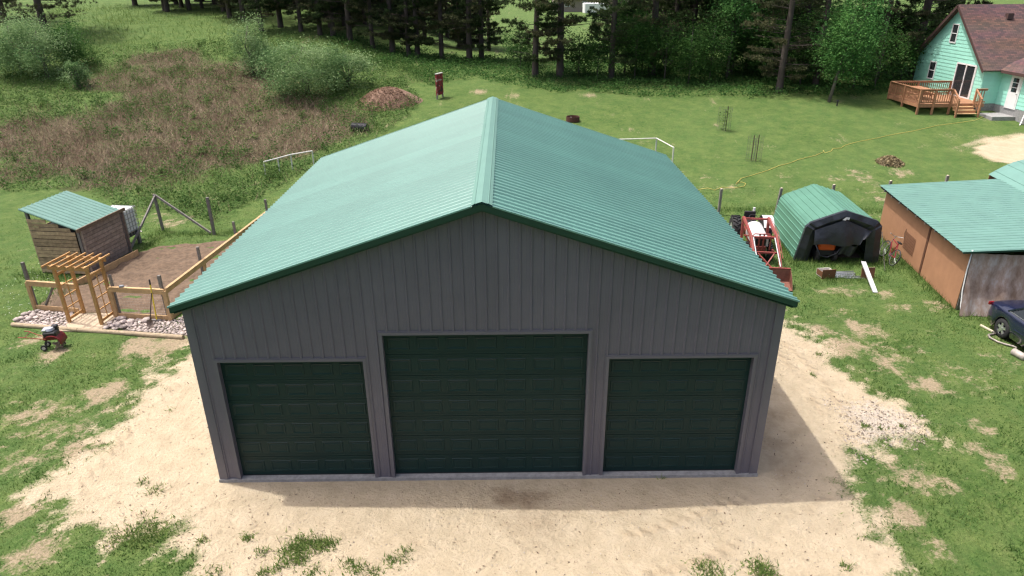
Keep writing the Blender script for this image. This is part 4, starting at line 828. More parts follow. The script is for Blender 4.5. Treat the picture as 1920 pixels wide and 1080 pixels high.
# lawn things near the house
tag(MB().box(HX-.35, HX+1.2, HY0-2.4, HY0-.9, HB-.5, HB-.16).build('door_step_slab', M_conc, bevel=.02), 'pale concrete slab in front of the white side door', 'slab')
# deck
DX0, DX1, DY0, DY1 = 28.5, HX-.04, 34.9, 38.9; DZ = Z(30.5, 36.5)+.55
dk = thing('wooden_deck', 'reddish wooden deck with baluster railing against the mint house', 'deck', (0, 0, 0)); M_dk = mat('stained_deck_wood', (.37, .185, .10), .7, 0, .2, 6., rnd=.12)
nb_ = int((DY1-DY0)/.145)
for k in range(nb_): y = DY0 + (k+.5)*(DY1-DY0)/nb_; MB().box(DX0, DX1, y-.066, y+.066, DZ-.035, DZ).build('deck_board', M_dk, dk)
for a, b in (((DX0, DY0), (DX1, DY0)), ((DX0, DY1), (DX1, DY1)), ((DX0, DY0), (DX0, DY1))): MB().bar((*a, DZ-.14), (*b, DZ-.14), .04, .2).build('rim_joist', M_dk, dk)
ST0, ST1 = 30.75, 32.15
def railing(a, b):
    a, b = Vector((*a, 0)), Vector((*b, 0)); d = b-a; n = max(2, int(d.length/.145))
    MB().bar(a+zz*(DZ+.95), b+zz*(DZ+.95), .13, .04).build('rail_cap', M_dk, dk); MB().bar(a+zz*(DZ+.88), b+zz*(DZ+.88), .04, .09).build('top_rail', M_dk, dk); MB().bar(a+zz*(DZ+.1), b+zz*(DZ+.1), .04, .09).build('bottom_rail', M_dk, dk)
    for k in range(1, n): p = a+d*k/n; MB().box(p.x-.02, p.x+.02, p.y-.02, p.y+.02, DZ+.1, DZ+.88).build('baluster', M_dk, dk)
railing((DX0, DY0), (DX0, DY1)); railing((DX0, DY0), (ST0-.1, DY0)); railing((DX0, DY1), (DX1, DY1)); railing((ST1+.1, DY0), (DX1, DY0))
for x, y in ((DX0, DY0), (DX0, DY1), (DX0, (DY0+DY1)/2), (29.5, DY0), (ST0-.1, DY0), (ST1+.1, DY0), (DX1-.1, DY1), (30.5, DY1)): MB().box(x-.06, x+.06, y-.06, y+.06, Z(x, y)-.1, DZ+.93).build('post', M_dk, dk)
for k in range(3): zt = DZ-.18*(k+1)+.0; y = DY0-.27*(k+1); MB().box(ST0, ST1, y, y+.28, zt-.04, zt).build('step', M_lum, dk); MB().box(ST0, ST1, y+.26, y+.28, zt, zt+.14).build('riser', M_dk, dk)
for x in (ST0-.06, ST1+.06):
    yb_ = DY0-.80; MB().box(x-.05, x+.05, yb_-.05, yb_+.05, Z(x, yb_)-.05, DZ+.35).build('post', M_dk, dk); MB().bar((x, DY0, DZ+.93), (x, yb_, DZ+.40), .1, .06).build('stair_rail', M_dk, dk)
    for k in range(1, 5): t = k/5; y = DY0+(yb_-DY0)*t; MB().box(x-.018, x+.018, y-.018, y+.018, DZ-.5*t-.05, DZ+.9-.53*t).build('baluster', M_dk, dk)
pt = thing('picnic_table', 'brown picnic table with benches on the wooden deck', 'table', (29.7, 37.0, DZ), .0)
for k in range(5): MB().box(-.38+k*.155, -.38+k*.155+.14, -.9, .9, .72, .755).build('table_board', M_dk, pt)
for x in (-.72, .62): MB().box(x-.12, x+.12, -.9, .9, .42, .455).build('bench', M_dk, pt)
for y in (-.6, .6): MB().bar((-.25, y, .72), (-.55, y, 0), .09, .04).build('leg', M_dk, pt); MB().bar((.2, y, .72), (.55, y, 0), .09, .04).build('leg', M_dk, pt); MB().bar((-.8, y, .4), (.7, y, .4), .04, .09).build('brace', M_dk, pt)
gs = thing('grey_metal_stand', 'grey metal leg frame standing by the white side door', 'stand', G(1912, 235)); MB().bar((0, 0, 0), (.55, .5, 1.0), .06, .04).build('strut', M_steel, gs); MB().bar((.1, .1, .05), (.9, -.2, .05), .05, .04).build('foot', M_steel, gs); MB().bar((.55, .5, 1.0), (1.3, .1, 1.0), .05, .05).build('top_bar', M_steel, gs)
# hose on the lawn
hp = [(80, 1070), (140, 1060), (180, 1072), (220, 1055), (290, 1060), (345, 1050), (355, 1035), (330, 1026), (300, 1035), (330, 1005), (400, 985), (480, 960), (540, 935), (600, 920), (650, 900), (750, 875), (795, 855), (790, 848), (800, 862), (835, 852), (845, 838), (890, 835), (910, 820), (980, 800), (1060, 785), (1110, 775), (1150, 765), (1220, 752), (1290, 740), (1370, 722), (1430, 708), (1530, 695), (1640, 680), (1700, 655), (1728, 635)]
hpts = [G(1280+a/3, b/3, .025) for a, b in hp]
tag(MB().tube(hpts, .015, 6).build('garden_hose', mat('yellow_hose', (.58, .49, .13), .5), None, True), 'yellow hose winding across the lawn to the mint house', 'hose')
# fire ring
fr = thing('fire_ring', 'rusty metal fire ring on the back lawn', 'fire ring', G(1074, 227)); k_ = 14
MB().lathe([(.42, 0), (.45, 0), (.45, .32), (.42, .32), (.42, 0)], 24).build('ring', mat('rusty_ring', (.10, .04, .03), .8, .2, .3, 6.), fr); MB().lathe([(0, .1), (.3, .12), (.42, .05)], 16).build('ash', mat('ash', (.32, .26, .20), 1., 0, .4, 8.), fr)
for k in range(3): a = k*2.1; MB().tube([(-.2*cos(a), -.2*sin(a), .14), (.25*cos(a), .25*sin(a), .22)], .035, 6).build('log', M_grey, fr)
# tree guards
for (p, h, lab, leafy) in (((1356, 245), 1.5, 'leafy sapling inside a wire guard on the back lawn', 1), ((1412, 302), 1.45, 'bare sapling with brown stakes inside a wire guard near the hose', 0)):
    g = thing('guarded_sapling', lab, 'sapling', G(*p)); w = MB(); R = .42
    for k in range(12): a = k*pi/6; w.tube([(R*cos(a), R*sin(a), 0), (R*cos(a), R*sin(a), h)], .005, 3)
    for k in range(9): z = .06+k*h/9; w.tube([(R*cos(a), R*sin(a), z) for a in np.linspace(0, 2*pi, 13)[:-1]], .004, 3, True)
    w.build('wire_guard', mat('dark_wire', (.10, .10, .09), .6, .4), g); MB().tube([(0, 0, 0), (.03, 0, .6), (0, .02, h*.9)], .018, 6).build('stem', M_grey, g); MB().bar((.15, 0, 0), (.15, 0, h+.05), .04, .03).build('stake', mat('dark_stake', (.08, .045, .04), .8), g)
    if leafy: C = np.random.default_rng(1).normal(size=(170, 3))*[.17, .17, .4]+[0, 0, .95]; link('foliage', faces_mesh('foliage', leaves(C, .11), RNG.random(170)), leafmat('sapling_leaf', (.06, .13, .025), (.16, .25, .06)), g)
    else: MB().bar((-.1, .05, 0), (-.1, .05, h), .035, .03).build('stake', mat('dark_stake', (.08,)*3), g)
bl = thing('garden_light', 'small black path light post on the lawn near the maple', 'path light', G(1569, 199)); MB().tube([(0, 0, 0), (0, 0, .34)], .05, 8).build('post', M_blk, bl); MB().lathe([(0, .34), (.1, .34), (.08, .42), (0, .44)], 12).build('cap', M_blk, bl)
# mounds
def mound(name, label, c, rx, ry_, h, m, seed, cat):
    th = np.linspace(0, 2*pi, 40)[:-1]; rr = np.linspace(0, 1, 14); v = []; rg = np.random.default_rng(seed)
    for r in rr:
        for t in th:
            x = c.x + rx*r*cos(t)*(1+.15*sin(3*t+seed)); y = c.y + ry_*r*sin(t)*(1+.12*cos(2*t)); hh = h*(1-r**2)**1.2 + rg.normal()*.05*h*(1-r)
            v.append((x, y, Z(x, y) + hh - .03*(r > .95)))
    n = len(th); f = [(i*n+j, i*n+(j+1) % n, (i+1)*n+(j+1) % n, (i+1)*n+j) for i in range(len(rr)-1) for j in range(n)]
    m_ = MB().add(v, f); o = m_.build(name, m, None, True); tag(o, label, cat); return o
mound('mulch_pile', 'reddish brown heap of wood mulch among the weeds', G(727, 192), 2.3, 2.4, 1.0, mat('mulch', (.22, .14, .10), 1., 0, .45, 14., 1., 18.), 1, 'mulch pile')
mound('dirt_heap', 'small heap of dry dead grass clippings on the lawn', G(1668, 306), .75, .6, .36, mat('clippings', (.15, .12, .07), 1., 0, .45, 20., 1., 25.), 2, 'heap')
# target board
tb = thing('red_target_board', 'faded red and white upright board on legs at the lawn edge', 'sign', G(825, 184), -.45)
def tbm():
    m = bpy.data.materials.new('faded_red_print'); m.use_nodes = True; n = m.node_tree.nodes; L = m.node_tree.links; b = n['Principled BSDF']; tc = n.new('ShaderNodeTexCoord'); nz = n.new('ShaderNodeTexNoise'); nz.inputs['Scale'].default_value = 2.6; nz.inputs['Detail'].default_value = 3; L.new(tc.outputs['Object'], nz.inputs['Vector'])
    cr = n.new('ShaderNodeValToRGB'); cr.color_ramp.interpolation = 'CONSTANT'; e = cr.color_ramp.elements; e[0].color = (.06, .03, .03, 1); e[1].position = .58; e[1].color = (.5, .42, .38, 1); x = e.new(.42); x.color = (.28, .03, .04, 1); L.new(nz.outputs[0], cr.inputs[0]); L.new(cr.outputs[0], b.inputs['Base Color']); b.inputs['Roughness'].default_value = .8; return m
M_tb = tbm(); MB().box(-.06, .06, -.45, .45, .25, 1.75).build('board', M_tb, tb); MB().box(-.075, .075, -.47, .47, 1.75, 1.81).build('top_cap', mat('pale_board', (.6,)*3), tb)
for y in (-.4, .4): MB().box(-.05, .05, y-.04, y+.04, -.1, .25).build('leg', M_grey, tb)
# culvert
bp_ = G(676, 246); cv = thing('drain_pipe', 'short black corrugated drain pipe lying in the dry weeds', 'pipe', bp_ + zz*.26, -.35); prof = []
for k in range(24): prof.append((.25 if k % 2 else .275, -.55+k*1.1/23))
MB().lathe(prof + [(.22, .55), (.22, -.5)], 18, None, 'x').build('pipe_wall', mat('black_shiny_plastic', (.035, .033, .04), .3), cv); MB().lathe([(0, .1), (.22, .1)], 16, None, 'x').build('dark_inside', M_dark, cv)
# white pipe frames
M_pvc = mat('white_pipe', (.68, .67, .63), .5)
wf = thing('white_pipe_fence', 'white pipe frame fence standing at the edge of the weeds', 'pipe frame')
A0 = [G(*p) for p in ((499, 333), (525, 326), (549, 319))]; tops = [p+zz*.9 for p in A0] + [G(589, 312)+zz*.9]
for a, b in zip(tops, tops[1:]): MB().tube([a, b], .035, 8).build('rail', M_pvc, wf)
for p in A0 + [G(589, 312)]: MB().tube([p, p+zz*.9], .035, 8).build('post', M_pvc, wf)
wf2 = thing('white_pipe_goal', 'white pipe frame on the lawn just behind the barn', 'pipe frame'); p1 = G(1229, 288); p0 = p1 + Vector((-3.0, -.3, 0)); p2 = p1 + Vector((.45, -2.4, 0))
for a, b in ((p0, p1), (p1, p2)): MB().tube([a+zz*.9, b+zz*.9], .03, 8).build('rail', M_pvc, wf2)
for p in (p0, p1, p2): p = Vector((p.x, p.y, Z(p.x, p.y))); MB().tube([p, Vector((p.x, p.y, p1.z+.9))], .04, 8).build('post', mat('grey_paint', (.55,)*3) if p.x == p1.x else M_pvc, wf2)
# field fence posts
for (bx_, ty, h, l) in ((G(1347, 402), 0, 1.25, 'short grey fence post next to the barn eave by the hose'), (G(1450, 420), 0, 1.7, 'tall leaning brown fence post beside the green carport'), (P(1563, 352, 1.5), 0, 1.5, 'grey fence post rising behind the carport roof'), (P(1669, 346, 1.5), 0, 1.5, 'grey fence post rising behind the west edge of the brown shed roof'), (P(1775, 338, 1.5), 0, 1.5, 'grey fence post behind the brown shed near the arched annex')):
    f = thing('fence_post', l, 'fence post', (bx_[0], bx_[1], Z(bx_[0], bx_[1]))); lean = .12 if h == 1.7 else 0.
    MB().bar((0, 0, -.1), (lean, 0, h), .11, .10, (0, 1, 0)).build('shaft', M_grey, f); MB().lathe([(.0, h), (.05, h), (.03, h+.02), (0, h+.02)], 8, Matrix.Translation((lean, 0, 0))).build('weathered_top', mat('pale_wood', (.62,)*3), f)
#TREES
# ================================================================== trees
M_bark = mat('pine_bark', (.085, .068, .058), .95, 0, .4, 5., .8, 14., stretch=(1, 1, .35)); M_bark2 = mat('grey_bark', (.13, .115, .095), .95, 0, .35, 6., .6, 20., stretch=(1, 1, .35))
M_ndl = leafmat('pine_needles', (.03, .056, .022), (.105, .145, .055), (.06, .093, .034), .3, .7); M_twig = leafmat('dead_twigs', (.055, .042, .036), (.16, .125, .105), None, .0, .9)
M_ndb = leafmat('olive_needles', (.055, .07, .032), (.15, .145, .075), (.09, .10, .048), .3, .7)
def tri_line(a, b, w, rng):
    """thin triangles from a (base) to b (tip)"""
    d = unit(b-a); s = unit(np.cross(d, rng.normal(size=a.shape)))*np.asarray(w).reshape(-1, 1)*.5; return np.stack([a-s, a+s, b], 1)
def make_pine(seed, h, r0, live, fork=False, dens=1., bl=1.):
    rng = np.random.default_rng(seed); t = MB(); zs = np.array([-.3, .15, 1, 3, 6, 10, h]); ph = rng.uniform(0, 6); bend = lambda z: np.array([.018*z*sin(ph)+.05*sin(z*.5+ph), .018*z*cos(ph)+.05*cos(z*.4), 0])
    rad = [r0*1.45, r0*1.12, r0, r0*.9, r0*.74, r0*.5, .03]; t.tube([Vector(bend(z))+zz*z for z in zs], rad, 9)
    if fork: t.tube([Vector(bend(3.2))+zz*3.2, Vector(bend(4.5))+Vector((.5, .1, 4.6)), Vector((.8, .15, 8)), Vector((.9, .2, h*.85))], [r0*.6, r0*.6, r0*.45, .03], 7)
    N = int(92*dens); z = np.sort(1.2 + (h-1.8)*rng.random(N)**1.25); az = rng.uniform(0, 2*pi, N); L = np.interp(z, [0, 3, 7, h], [1.5, 2.6, 2.9, .5])*bl*rng.uniform(.55, 1.15, N)
    br = MB(); tw = []; nd = []; ndr = []
    for k in range(N):
        b0 = bend(z[k])+[0, 0, z[k]]; d = np.array([cos(az[k]), sin(az[k]), 0]); side = np.array([-d[1], d[0], 0]); dr = np.interp(z[k], [0, 5, h], [-.12, .05, .5])
        f = np.linspace(0, 1, 5); pts = b0 + d*L[k]*f[:, None] + np.array([0, 0, 1.])*(dr*L[k]*f + .10*L[k]*f*f)[:, None] + side*(rng.normal()*.12*L[k]*f*f)[:, None]
        rb = np.interp(z[k], [0, 8, h], [.03, .034, .012]); br.tube([Vector(p) for p in pts], list(rb*(1-.8*f)), 4, cap=False)
        m = rng.integers(7, 13); u = rng.uniform(.25, 1, m); base = np.stack([np.interp(u, f, pts[:, i]) for i in range(3)], 1); sd = np.where(rng.random(m) < .5, -1, 1)[:, None]
        tip = base + (d*rng.uniform(.15, .5, (m, 1)) + side*sd*rng.uniform(.3, .8, (m, 1)) + rng.normal(size=(m, 3))*.12)*L[k]*.32; tw.append(tri_line(base, tip, np.full(m, .022), rng))
        alive = z[k] > live or rng.random() < .5
        if alive:
            c = np.concatenate([base.repeat(1, 0)*.35+tip*.65, tip, pts[-1:], pts[-2:-1]]); n = 22 if z[k] < 9 else 9
            C = c.repeat(n, 0); dd = unit(rng.normal(size=C.shape) + d*.6 + [0, 0, .35]); ln = rng.uniform(.14, .30, len(C))[:, None]*(1 if z[k] < 9 else 1.7)
            nd.append(tri_line(C - dd*.02, C + dd*ln, np.full(len(C),   .06 if z[k] < 9 else .09), rng)); ndr.append(np.clip(rng.normal(.45, .22) + rng.normal(size=len(C))*.15, 0, 1))
    return t, br, np.concatenate(tw), np.concatenate(nd), np.concatenate(ndr)
def pine_proto(seed, label, group, h, r0, live, fork=False, mt=None, dens=1., bl=1.):
    o = thing('pine_tree', label, 'pine tree', group=group); t, br, tw, nd, ndr = make_pine(seed, h, r0, live, fork, dens, bl)
    tk = t.build('trunk', M_bark, o, True); br.build('branches', M_bark, o); tag(link('dead_twigs', faces_mesh('dead_twigs', tw, RNG.random(len(tw))), M_twig, o), kind='stuff'); tag(link('crown', faces_mesh('crown', nd, ndr), mt or M_ndl, o), kind='stuff'); return o
def put(o, p, rz, sc): o.location = p; o.rotation_euler = (0, 0, rz); o.scale = (sc, sc, sc)
LE = 'tall pine with a bare dark trunk at the edge of the plantation above the weeds'; GE = 'pines along the plantation edge'
LB = 'slender dark pine deep inside the shaded plantation'; GB = 'pines inside the plantation'
LR = 'pine with a thick trunk standing in the undergrowth behind the back lawn'; GR = 'pines behind the back lawn'
protos = [pine_proto(11, LE, GE, 15, .23, 3.4), pine_proto(12, LE, GE, 16, .25, 4.2, mt=M_ndb), pine_proto(13, LE, GE, 14, .21, 2.6), pine_proto(14, LE, GE, 17, .26, 3.0, mt=M_ndb)]
fkp = pine_proto(15, 'forked pine whose trunk splits low down behind the back lawn', None, 16, .25, 3.2, True)
rnd = random.Random(5); used = [0]*4
def add_pine(p, label, group, kind, sc):
    o = copy_tree(protos[kind]) if used[kind] else protos[kind]; used[kind] = 1; o['label'] = label
    if group: o['group'] = group
    elif 'group' in o: del o['group']
    put(o, (p[0], p[1], Z(p[0], p[1])-.05), rnd.uniform(0, 6.28), sc); return o
for i, q in enumerate(((490, 58), (525, 51), (564.5, 59), (600, 65), (625, 66), (656, 79), (700, 90), (735, 98), (767, 105), (782, 107), (830, 112), (882, 116), (903, 114), (430, 30), (380, 15), (330, 8))): add_pine(G(*q), LE, GE, i % 4, rnd.uniform(.9, 1.12))
bp0 = pine_proto(16, 'big lone pine with drooping dead branches above the pale green bushes', None, 17, .36, 2.6, mt=M_ndb, dens=1.5, bl=1.9); put(bp0, G(88, 66, -.05), .4, 1.)
bp1 = add_pine(G(10, 40), 'dark pine behind the big lone pine on the hill', None, 1, 1.2)
put(fkp, G(1004.7, 143), 1.2, 1.05)
for i, q in enumerate(((1050.7, 143), (1147, 147), (1219.5, 141), (1367, 140), (1462, 172), (1529, 160), (1640, 150), (1262, 120), (1420, 120), (1610, 140), (1320, 115))): add_pine(G(*q), LR, GR, (i*3+1) % 4, rnd.uniform(.95, 1.2))
add_pine(G(1712, 140), 'biggest pine trunk standing right behind the wooden deck', None, 0, 1.5); add_pine(G(1772, 110), 'pine rising behind the roof of the mint house', None, 2, 1.35); add_pine((44, 58), 'pine hidden behind the far side of the mint house roof', None, 1, 1.3)
for k in range(64):
    u = rnd.random(); q = G(470 + 460*u, 40 + 62*u); dd = rnd.uniform(2, 34); p = (q.x - dd*.25 + rnd.uniform(-1, 1), q.y + dd); add_pine(p, LB, GB, rnd.randrange(4), rnd.uniform(.75, 1.05))
for k in range(34): u = rnd.random(); q = G(230+250*u, 12+36*u); p = (q.x + rnd.uniform(-3, 3), q.y + rnd.uniform(1, 30)); add_pine(p, 'pine in the dark woods on top of the hill', 'pines on the hilltop', rnd.randrange(4), rnd.uniform(.9, 1.2))
for k in range(26):
    u = rnd.uniform(1150, 1760); q = G(u, rnd.uniform(118, 145)); add_pine((q.x, q.y + rnd.uniform(3, 26) + (9 if u > 1580 else 0)), 'pine standing farther back in the woods behind the lawn', 'pines farther back behind the lawn', rnd.randrange(4), rnd.uniform(.9, 1.15))
# broadleaf trees and bushes
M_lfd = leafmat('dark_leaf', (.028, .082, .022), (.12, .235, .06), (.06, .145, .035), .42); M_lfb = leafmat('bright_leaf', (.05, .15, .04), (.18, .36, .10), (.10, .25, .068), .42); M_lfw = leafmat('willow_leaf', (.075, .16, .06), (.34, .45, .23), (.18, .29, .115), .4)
def broad(name, label, cat, loc, h, rx, cz, rz_, nleaf, size, m, seed, trunk_r=.07, clumps=22, group=None, lean=(0, 0), stems=1, cs=.32):
    rng = np.random.default_rng(seed); o = thing(name, label, cat, loc, group=group); cen = np.array([lean[0], lean[1], cz])
    d = unit(rng.normal(size=(clumps, 3))); rr = rng.uniform(.35, 1, clumps)[:, None]**.6; cc = cen + d*rr*np.array([rx, rx, rz_])*(1 + rng.normal(size=(clumps, 1))*.12); tk = MB()
    for s in range(stems):
        b = np.array([rng.normal()*.12*(stems > 1), rng.normal()*.12*(stems > 1), -.1]); mid = cen*[.5, .5, .45] + b*.5 + rng.normal(size=3)*.06; top = cen + rng.normal(size=3)*[.2*rx, .2*rx, .1]*(stems > 1)
        tk.tube([Vector(b), Vector(mid), Vector(top), Vector(cen+[0, 0, rz_*.8])], [trunk_r*1.3, trunk_r, trunk_r*.7, .015], 7)
    for c in cc[:: 2 if clumps > 12 else 1]: st = cen + np.array([0, 0, -rz_*rng.uniform(.2, .9)]); st[2] = max(st[2], h*.15); tk.tube([Vector(st), Vector(st*.4+c*.6+[0, 0, .1]), Vector(c)], [trunk_r*.45, trunk_r*.3, .01], 4, cap=False)
    tk.build('trunk', M_bark2, o, True); k = rng.integers(0, clumps, nleaf); C = cc[k] + rng.normal(size=(nleaf, 3))*np.array([rx, rx, rz_])*cs*rng.uniform(.5, 1.2, clumps)[k][:, None]; C[:, 2] = np.maximum(C[:, 2], .05)
    tone = rng.normal(.5, .2, clumps)[k] + rng.normal(size=nleaf)*.17; link('crown', faces_mesh('crown', leaves(C, size, .35, rng), tone), m, o); return o
GS = 'broadleaf saplings along the tree line'; LS = 'leafy green sapling in the undergrowth along the tree line'
broad('maple_tree', 'bright green leafy maple standing alone at the back edge of the lawn', 'tree', G(1554, 191), 7.5, 1.9, 4.5, 2.9, 16000, .15, M_lfb, 21, .10, 52, lean=(.9, .5), cs=.27)
for i, (q, h, rx, mt, n) in enumerate((((975, 128), 3.6, 1.2, M_lfd, 3000), ((1085, 142), 3.4, 1.5, M_lfd, 3600), ((1120, 148), 3.0, 1.3, M_lfd, 2600), ((1190, 148), 4.6, 1.6, M_lfd, 4200), ((1245, 152), 4.4, 1.8, M_lfd, 4600), ((1290, 156), 4.2, 1.7, M_lfd, 4200), ((1330, 155), 4.6, 1.5, M_lfd, 3800), ((1440, 150), 4.0, 1.5, M_lfd, 3600), ((1500, 160), 3.0, 1.2, M_lfd, 2600), ((1640, 168), 4.6, 1.7, M_lfd, 4600), ((1688, 152), 4.2, 1.4, M_lfd, 3600), ((1600, 168), 3.4, 1.3, M_lfd, 3000), ((1170, 140), 6.0, 1.9, M_lfd, 4600))):
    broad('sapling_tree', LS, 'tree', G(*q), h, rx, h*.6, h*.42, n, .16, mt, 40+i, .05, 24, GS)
broad('leafy_tree', 'tree with a bright sunlit top clump rising over the dark tree line', 'tree', G(1362, 146), 6.5, 1.7, 4.8, 1.6, 6000, .17, M_lfb, 61, .09, 26)
broad('leafy_tree', 'broad dark leafy tree spreading high behind the tree line', 'tree', G(1400, 130), 9, 3.2, 6.3, 2.6, 9000, .19, M_lfd, 62, .14, 40)
for i, (q, h, rx, n, l) in enumerate((((150, 165), 2.0, .8, 1700, 'small pale green bush standing apart in the dry stalks'), ((40, 140), 4.3, 2.4, 7500, 'leftmost of the pale bushes crowding under the big lone pine'), ((92, 148), 4.2, 2.5, 7500, 'rounded pale green bush in front of the big lone pine'), ((135, 128), 3.8, 2.2, 5600, 'shaded dark green bush behind the small pale bush'), ((478, 140), 4.4, 1.5, 5200, 'tall narrow willowy bush beside the plantation edge'), ((578, 178), 3.9, 2.9, 10500, 'large spreading pale willow bush on the slope'), ((655, 165), 2.8, 2.2, 5200, 'low pale bush to the uphill side of the mulch heap'))):
    broad('willow_bush', l, 'bush', G(*q), h, rx, h*.52, h*.46, int(n*1.5), .145, M_lfd if 'shaded' in l else M_lfw, 80+i, .045, 30, None, stems=4, cs=.26)
LS2 = 'dark leafy sapling crowded in the shade behind the front saplings'; rs = random.Random(9)
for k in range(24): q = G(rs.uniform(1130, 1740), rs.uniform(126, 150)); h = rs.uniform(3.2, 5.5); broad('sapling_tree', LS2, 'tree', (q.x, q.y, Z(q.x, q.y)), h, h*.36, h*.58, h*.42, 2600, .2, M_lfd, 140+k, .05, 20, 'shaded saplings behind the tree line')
def chips(c, rx, h, n, sz, m, name, lab, seed):
    rg = np.random.default_rng(seed); a = rg.uniform(0, 2*pi, n); r = np.sqrt(rg.random(n)); C = np.stack([c.x+rx*r*np.cos(a), c.y+rx*r*np.sin(a), 0*a], 1); C[:, 2] = hz(C[:, 0], C[:, 1]) + h*np.clip(1-r**2, 0, 1)**1.2 + .03
    tag(link(name, faces_mesh(name, leaves(C, sz, .6, rg, .3), rg.random(n)), m), lab, None, None, 'stuff')
chips(G(727, 192), 2.35, 1.0, 7000, .13, leafmat('mulch_chip', (.13, .08, .055), (.36, .25, .17), (.23, .145, .10), 0., .9), 'mulch_chips', 'loose wood chips covering the mulch heap', 3)
chips(G(1668, 306), .75, .36, 900, .16, leafmat('straw_bit', (.10, .075, .04), (.40, .33, .19), (.2, .16, .09), 0., .9), 'straw_bits', 'dry grass straws covering the clippings heap', 4)
# far farmhouse and trailer beyond the trees
def far_house():
    p = G(1112, 22); o = thing('far_house', 'distant building with a broad brown roof beyond the trees', 'house', p); MB().box(-9, 9, 0, 9, -.2, 3.0).build('wall', mat('far_wall', (.32, .26, .22), .9), o)
    for a, b in ((-1.0, 4.5), (10.0, 4.5)): MB().prism([(-10, a, 2.8), (10, a, 2.8), (10, b, 6.4), (-10, b, 6.4)], (0, 0, .15)).build('roof', mat('far_brown_roof', (.20, .10, .08), .85), o)
    for x in (-6, -2, 3): w = MB().box(x-.6, x+.6, -.05, 0, 1.1, 2.3).build('window', M_white, o); MB().box(x-.5, x+.5, -.07, -.05, 1.2, 2.2).build('pane', M_pane, w)
    MB().box(5.4, 6.4, -.06, 0, 0, 2.1).build('door', M_white, o)
    p = G(1117, 30); t = thing('white_trailer', 'white trailer parked on the far field seen between the pine trunks', 'trailer', p, .1); MB().box(-2.6, 2.6, -1.1, 1.1, .5, 2.5).build('body', M_white, t, bevel=.15)
    for x in (-.5, .4): MB().lathe([(0, -.1), (.35, -.1), (.35, .1), (0, .1)], 14, Matrix.Translation((x, -1.12, .35)), 'y').build('wheel', M_rub, t)
    MB().box(-1.6, -.6, -1.13, -1.1, 1.3, 1.9).build('window', M_pane, t); MB().bar((2.6, 0, .5), (3.6, 0, .45), .1, .1).build('hitch', M_steel, t)
far_house()
# ================================================================== vegetation that nobody could count
def scatter(n, box, keep, seed):
    rng = np.random.default_rng(seed); x = rng.uniform(box[0], box[1], n); y = rng.uniform(box[2], box[3], n); k = keep(x, y, rng); x, y = x[k], y[k]; return np.stack([x, y, hz(x, y)], 1), rng
def stuff(name, label, V, rnd, m): return tag(link(name, faces_mesh(name, V, rnd), m), label, None, None, 'stuff')
M_stalk = leafmat('dry_stalk', (.13, .085, .06), (.54, .44, .32), (.275, .19, .14), .1, .9); M_weed = leafmat('weed_leaf', (.04, .095, .022), (.16, .22, .07), (.08, .15, .038), .35); M_grs = leafmat('grass_blade', (.027, .085, .014), (.25, .31, .10), (.10, .18, .042), .4)
def hill_d(x, y): return sdist(x, y, HILLV)
B, rg = scatter(210000, (-62, 0, 15, 62), lambda x, y, r: (hill_d(x, y) > 0) & (r.random(len(x)) < np.clip(cover(x, y)[2]*1.25-.25, .06, 1)*np.clip(1.25-y/75, .25, 1)), 31)
stuff('dry_stalks', 'reddish brown dry stalks standing and lying across the slope', blades(B, .60*np.clip(.6+fbm(B[:, 0], B[:, 1], .3)*.9, .5, 1.3), .026, .8, rg), np.clip(fbm(B[:, 0], B[:, 1], .35)*.9-.05 + rg.normal(size=len(B))*.2, 0, 1), M_stalk)
def weedden(x, y):
    d = hill_d(x, y); b = cover(x, y)[2]; n = fbm(x, y, .45, 3); w = np.clip(1.15-b*1.25, .0, 1); w = np.maximum(w, np.clip((n-.46)*5, .10, .9)); w = np.maximum(w, (sdist(x, y, WEEDR) > 0)*1.0); return np.where(d > 0, w, 0)*np.clip(1.3-y/70, .25, 1)
C, rg = scatter(46000, (-62, 0, 15, 62), lambda x, y, r: r.random(len(x)) < weedden(x, y), 32)
n_ = 9; cl = C.repeat(n_, 0); hh = (.22 + .45*fbm(cl[:, 0], cl[:, 1], .5)*np.where(sdist(cl[:, 0], cl[:, 1], WEEDR) > 0, 1.7, .9)); cl = cl + rg.normal(size=cl.shape)*[.17, .17, 0]; cl[:, 2] += rg.random(len(cl))*hh
C2, rg2 = scatter(900, (-62, -4, 18, 58), lambda x, y, r: (hill_d(x, y) > .6) & (r.random(len(x)) < .55), 42); k2 = rg2.uniform(.35, 1.1, len(C2)).repeat(70); c2 = C2.repeat(70, 0) + rg2.normal(size=(len(C2)*70, 3))*np.array([.3, .3, .0])*k2[:, None]; c2[:, 2] += np.abs(rg2.normal(size=len(c2)))*.5*k2+.05
t2 = rg2.normal(.5, .22, len(C2)).repeat(70) + rg2.normal(size=len(c2))*.15
stuff('weed_clumps', 'taller green weed clumps standing out of the dry field', leaves(c2, .14, .4, rg2), t2, M_weed)
stuff('hill_weeds', 'green weeds and ferns mixed through the dry field', leaves(cl, .125, .5, rg), fbm(cl[:, 0], cl[:, 1], .5)*.9-.0+rg.normal(size=len(cl))*.16, M_weed)
MEADOW = poly([(140, 75), (200, 92), (300, 84), (430, 72), (500, 60), (470, 30), (300, 12), (120, 12), (100, 50)])
B, rg = scatter(90000, (-80, 0, 35, 110), lambda x, y, r: (sdist(x, y, MEADOW) > -1.5) & (r.random(len(x)) < np.clip(fbm(x, y, .3, 3)*2-.55, .1, 1)), 41)
stuff('meadow_grass', 'tall light green meadow grass on the upper slope', blades(B, .38, .05, .6, rg), fbm(B[:, 0], B[:, 1], .3)*.8+.1+rg.normal(size=len(B))*.15, leafmat('meadow_blade', (.06, .13, .025), (.22, .28, .09), (.11, .19, .045), .4))
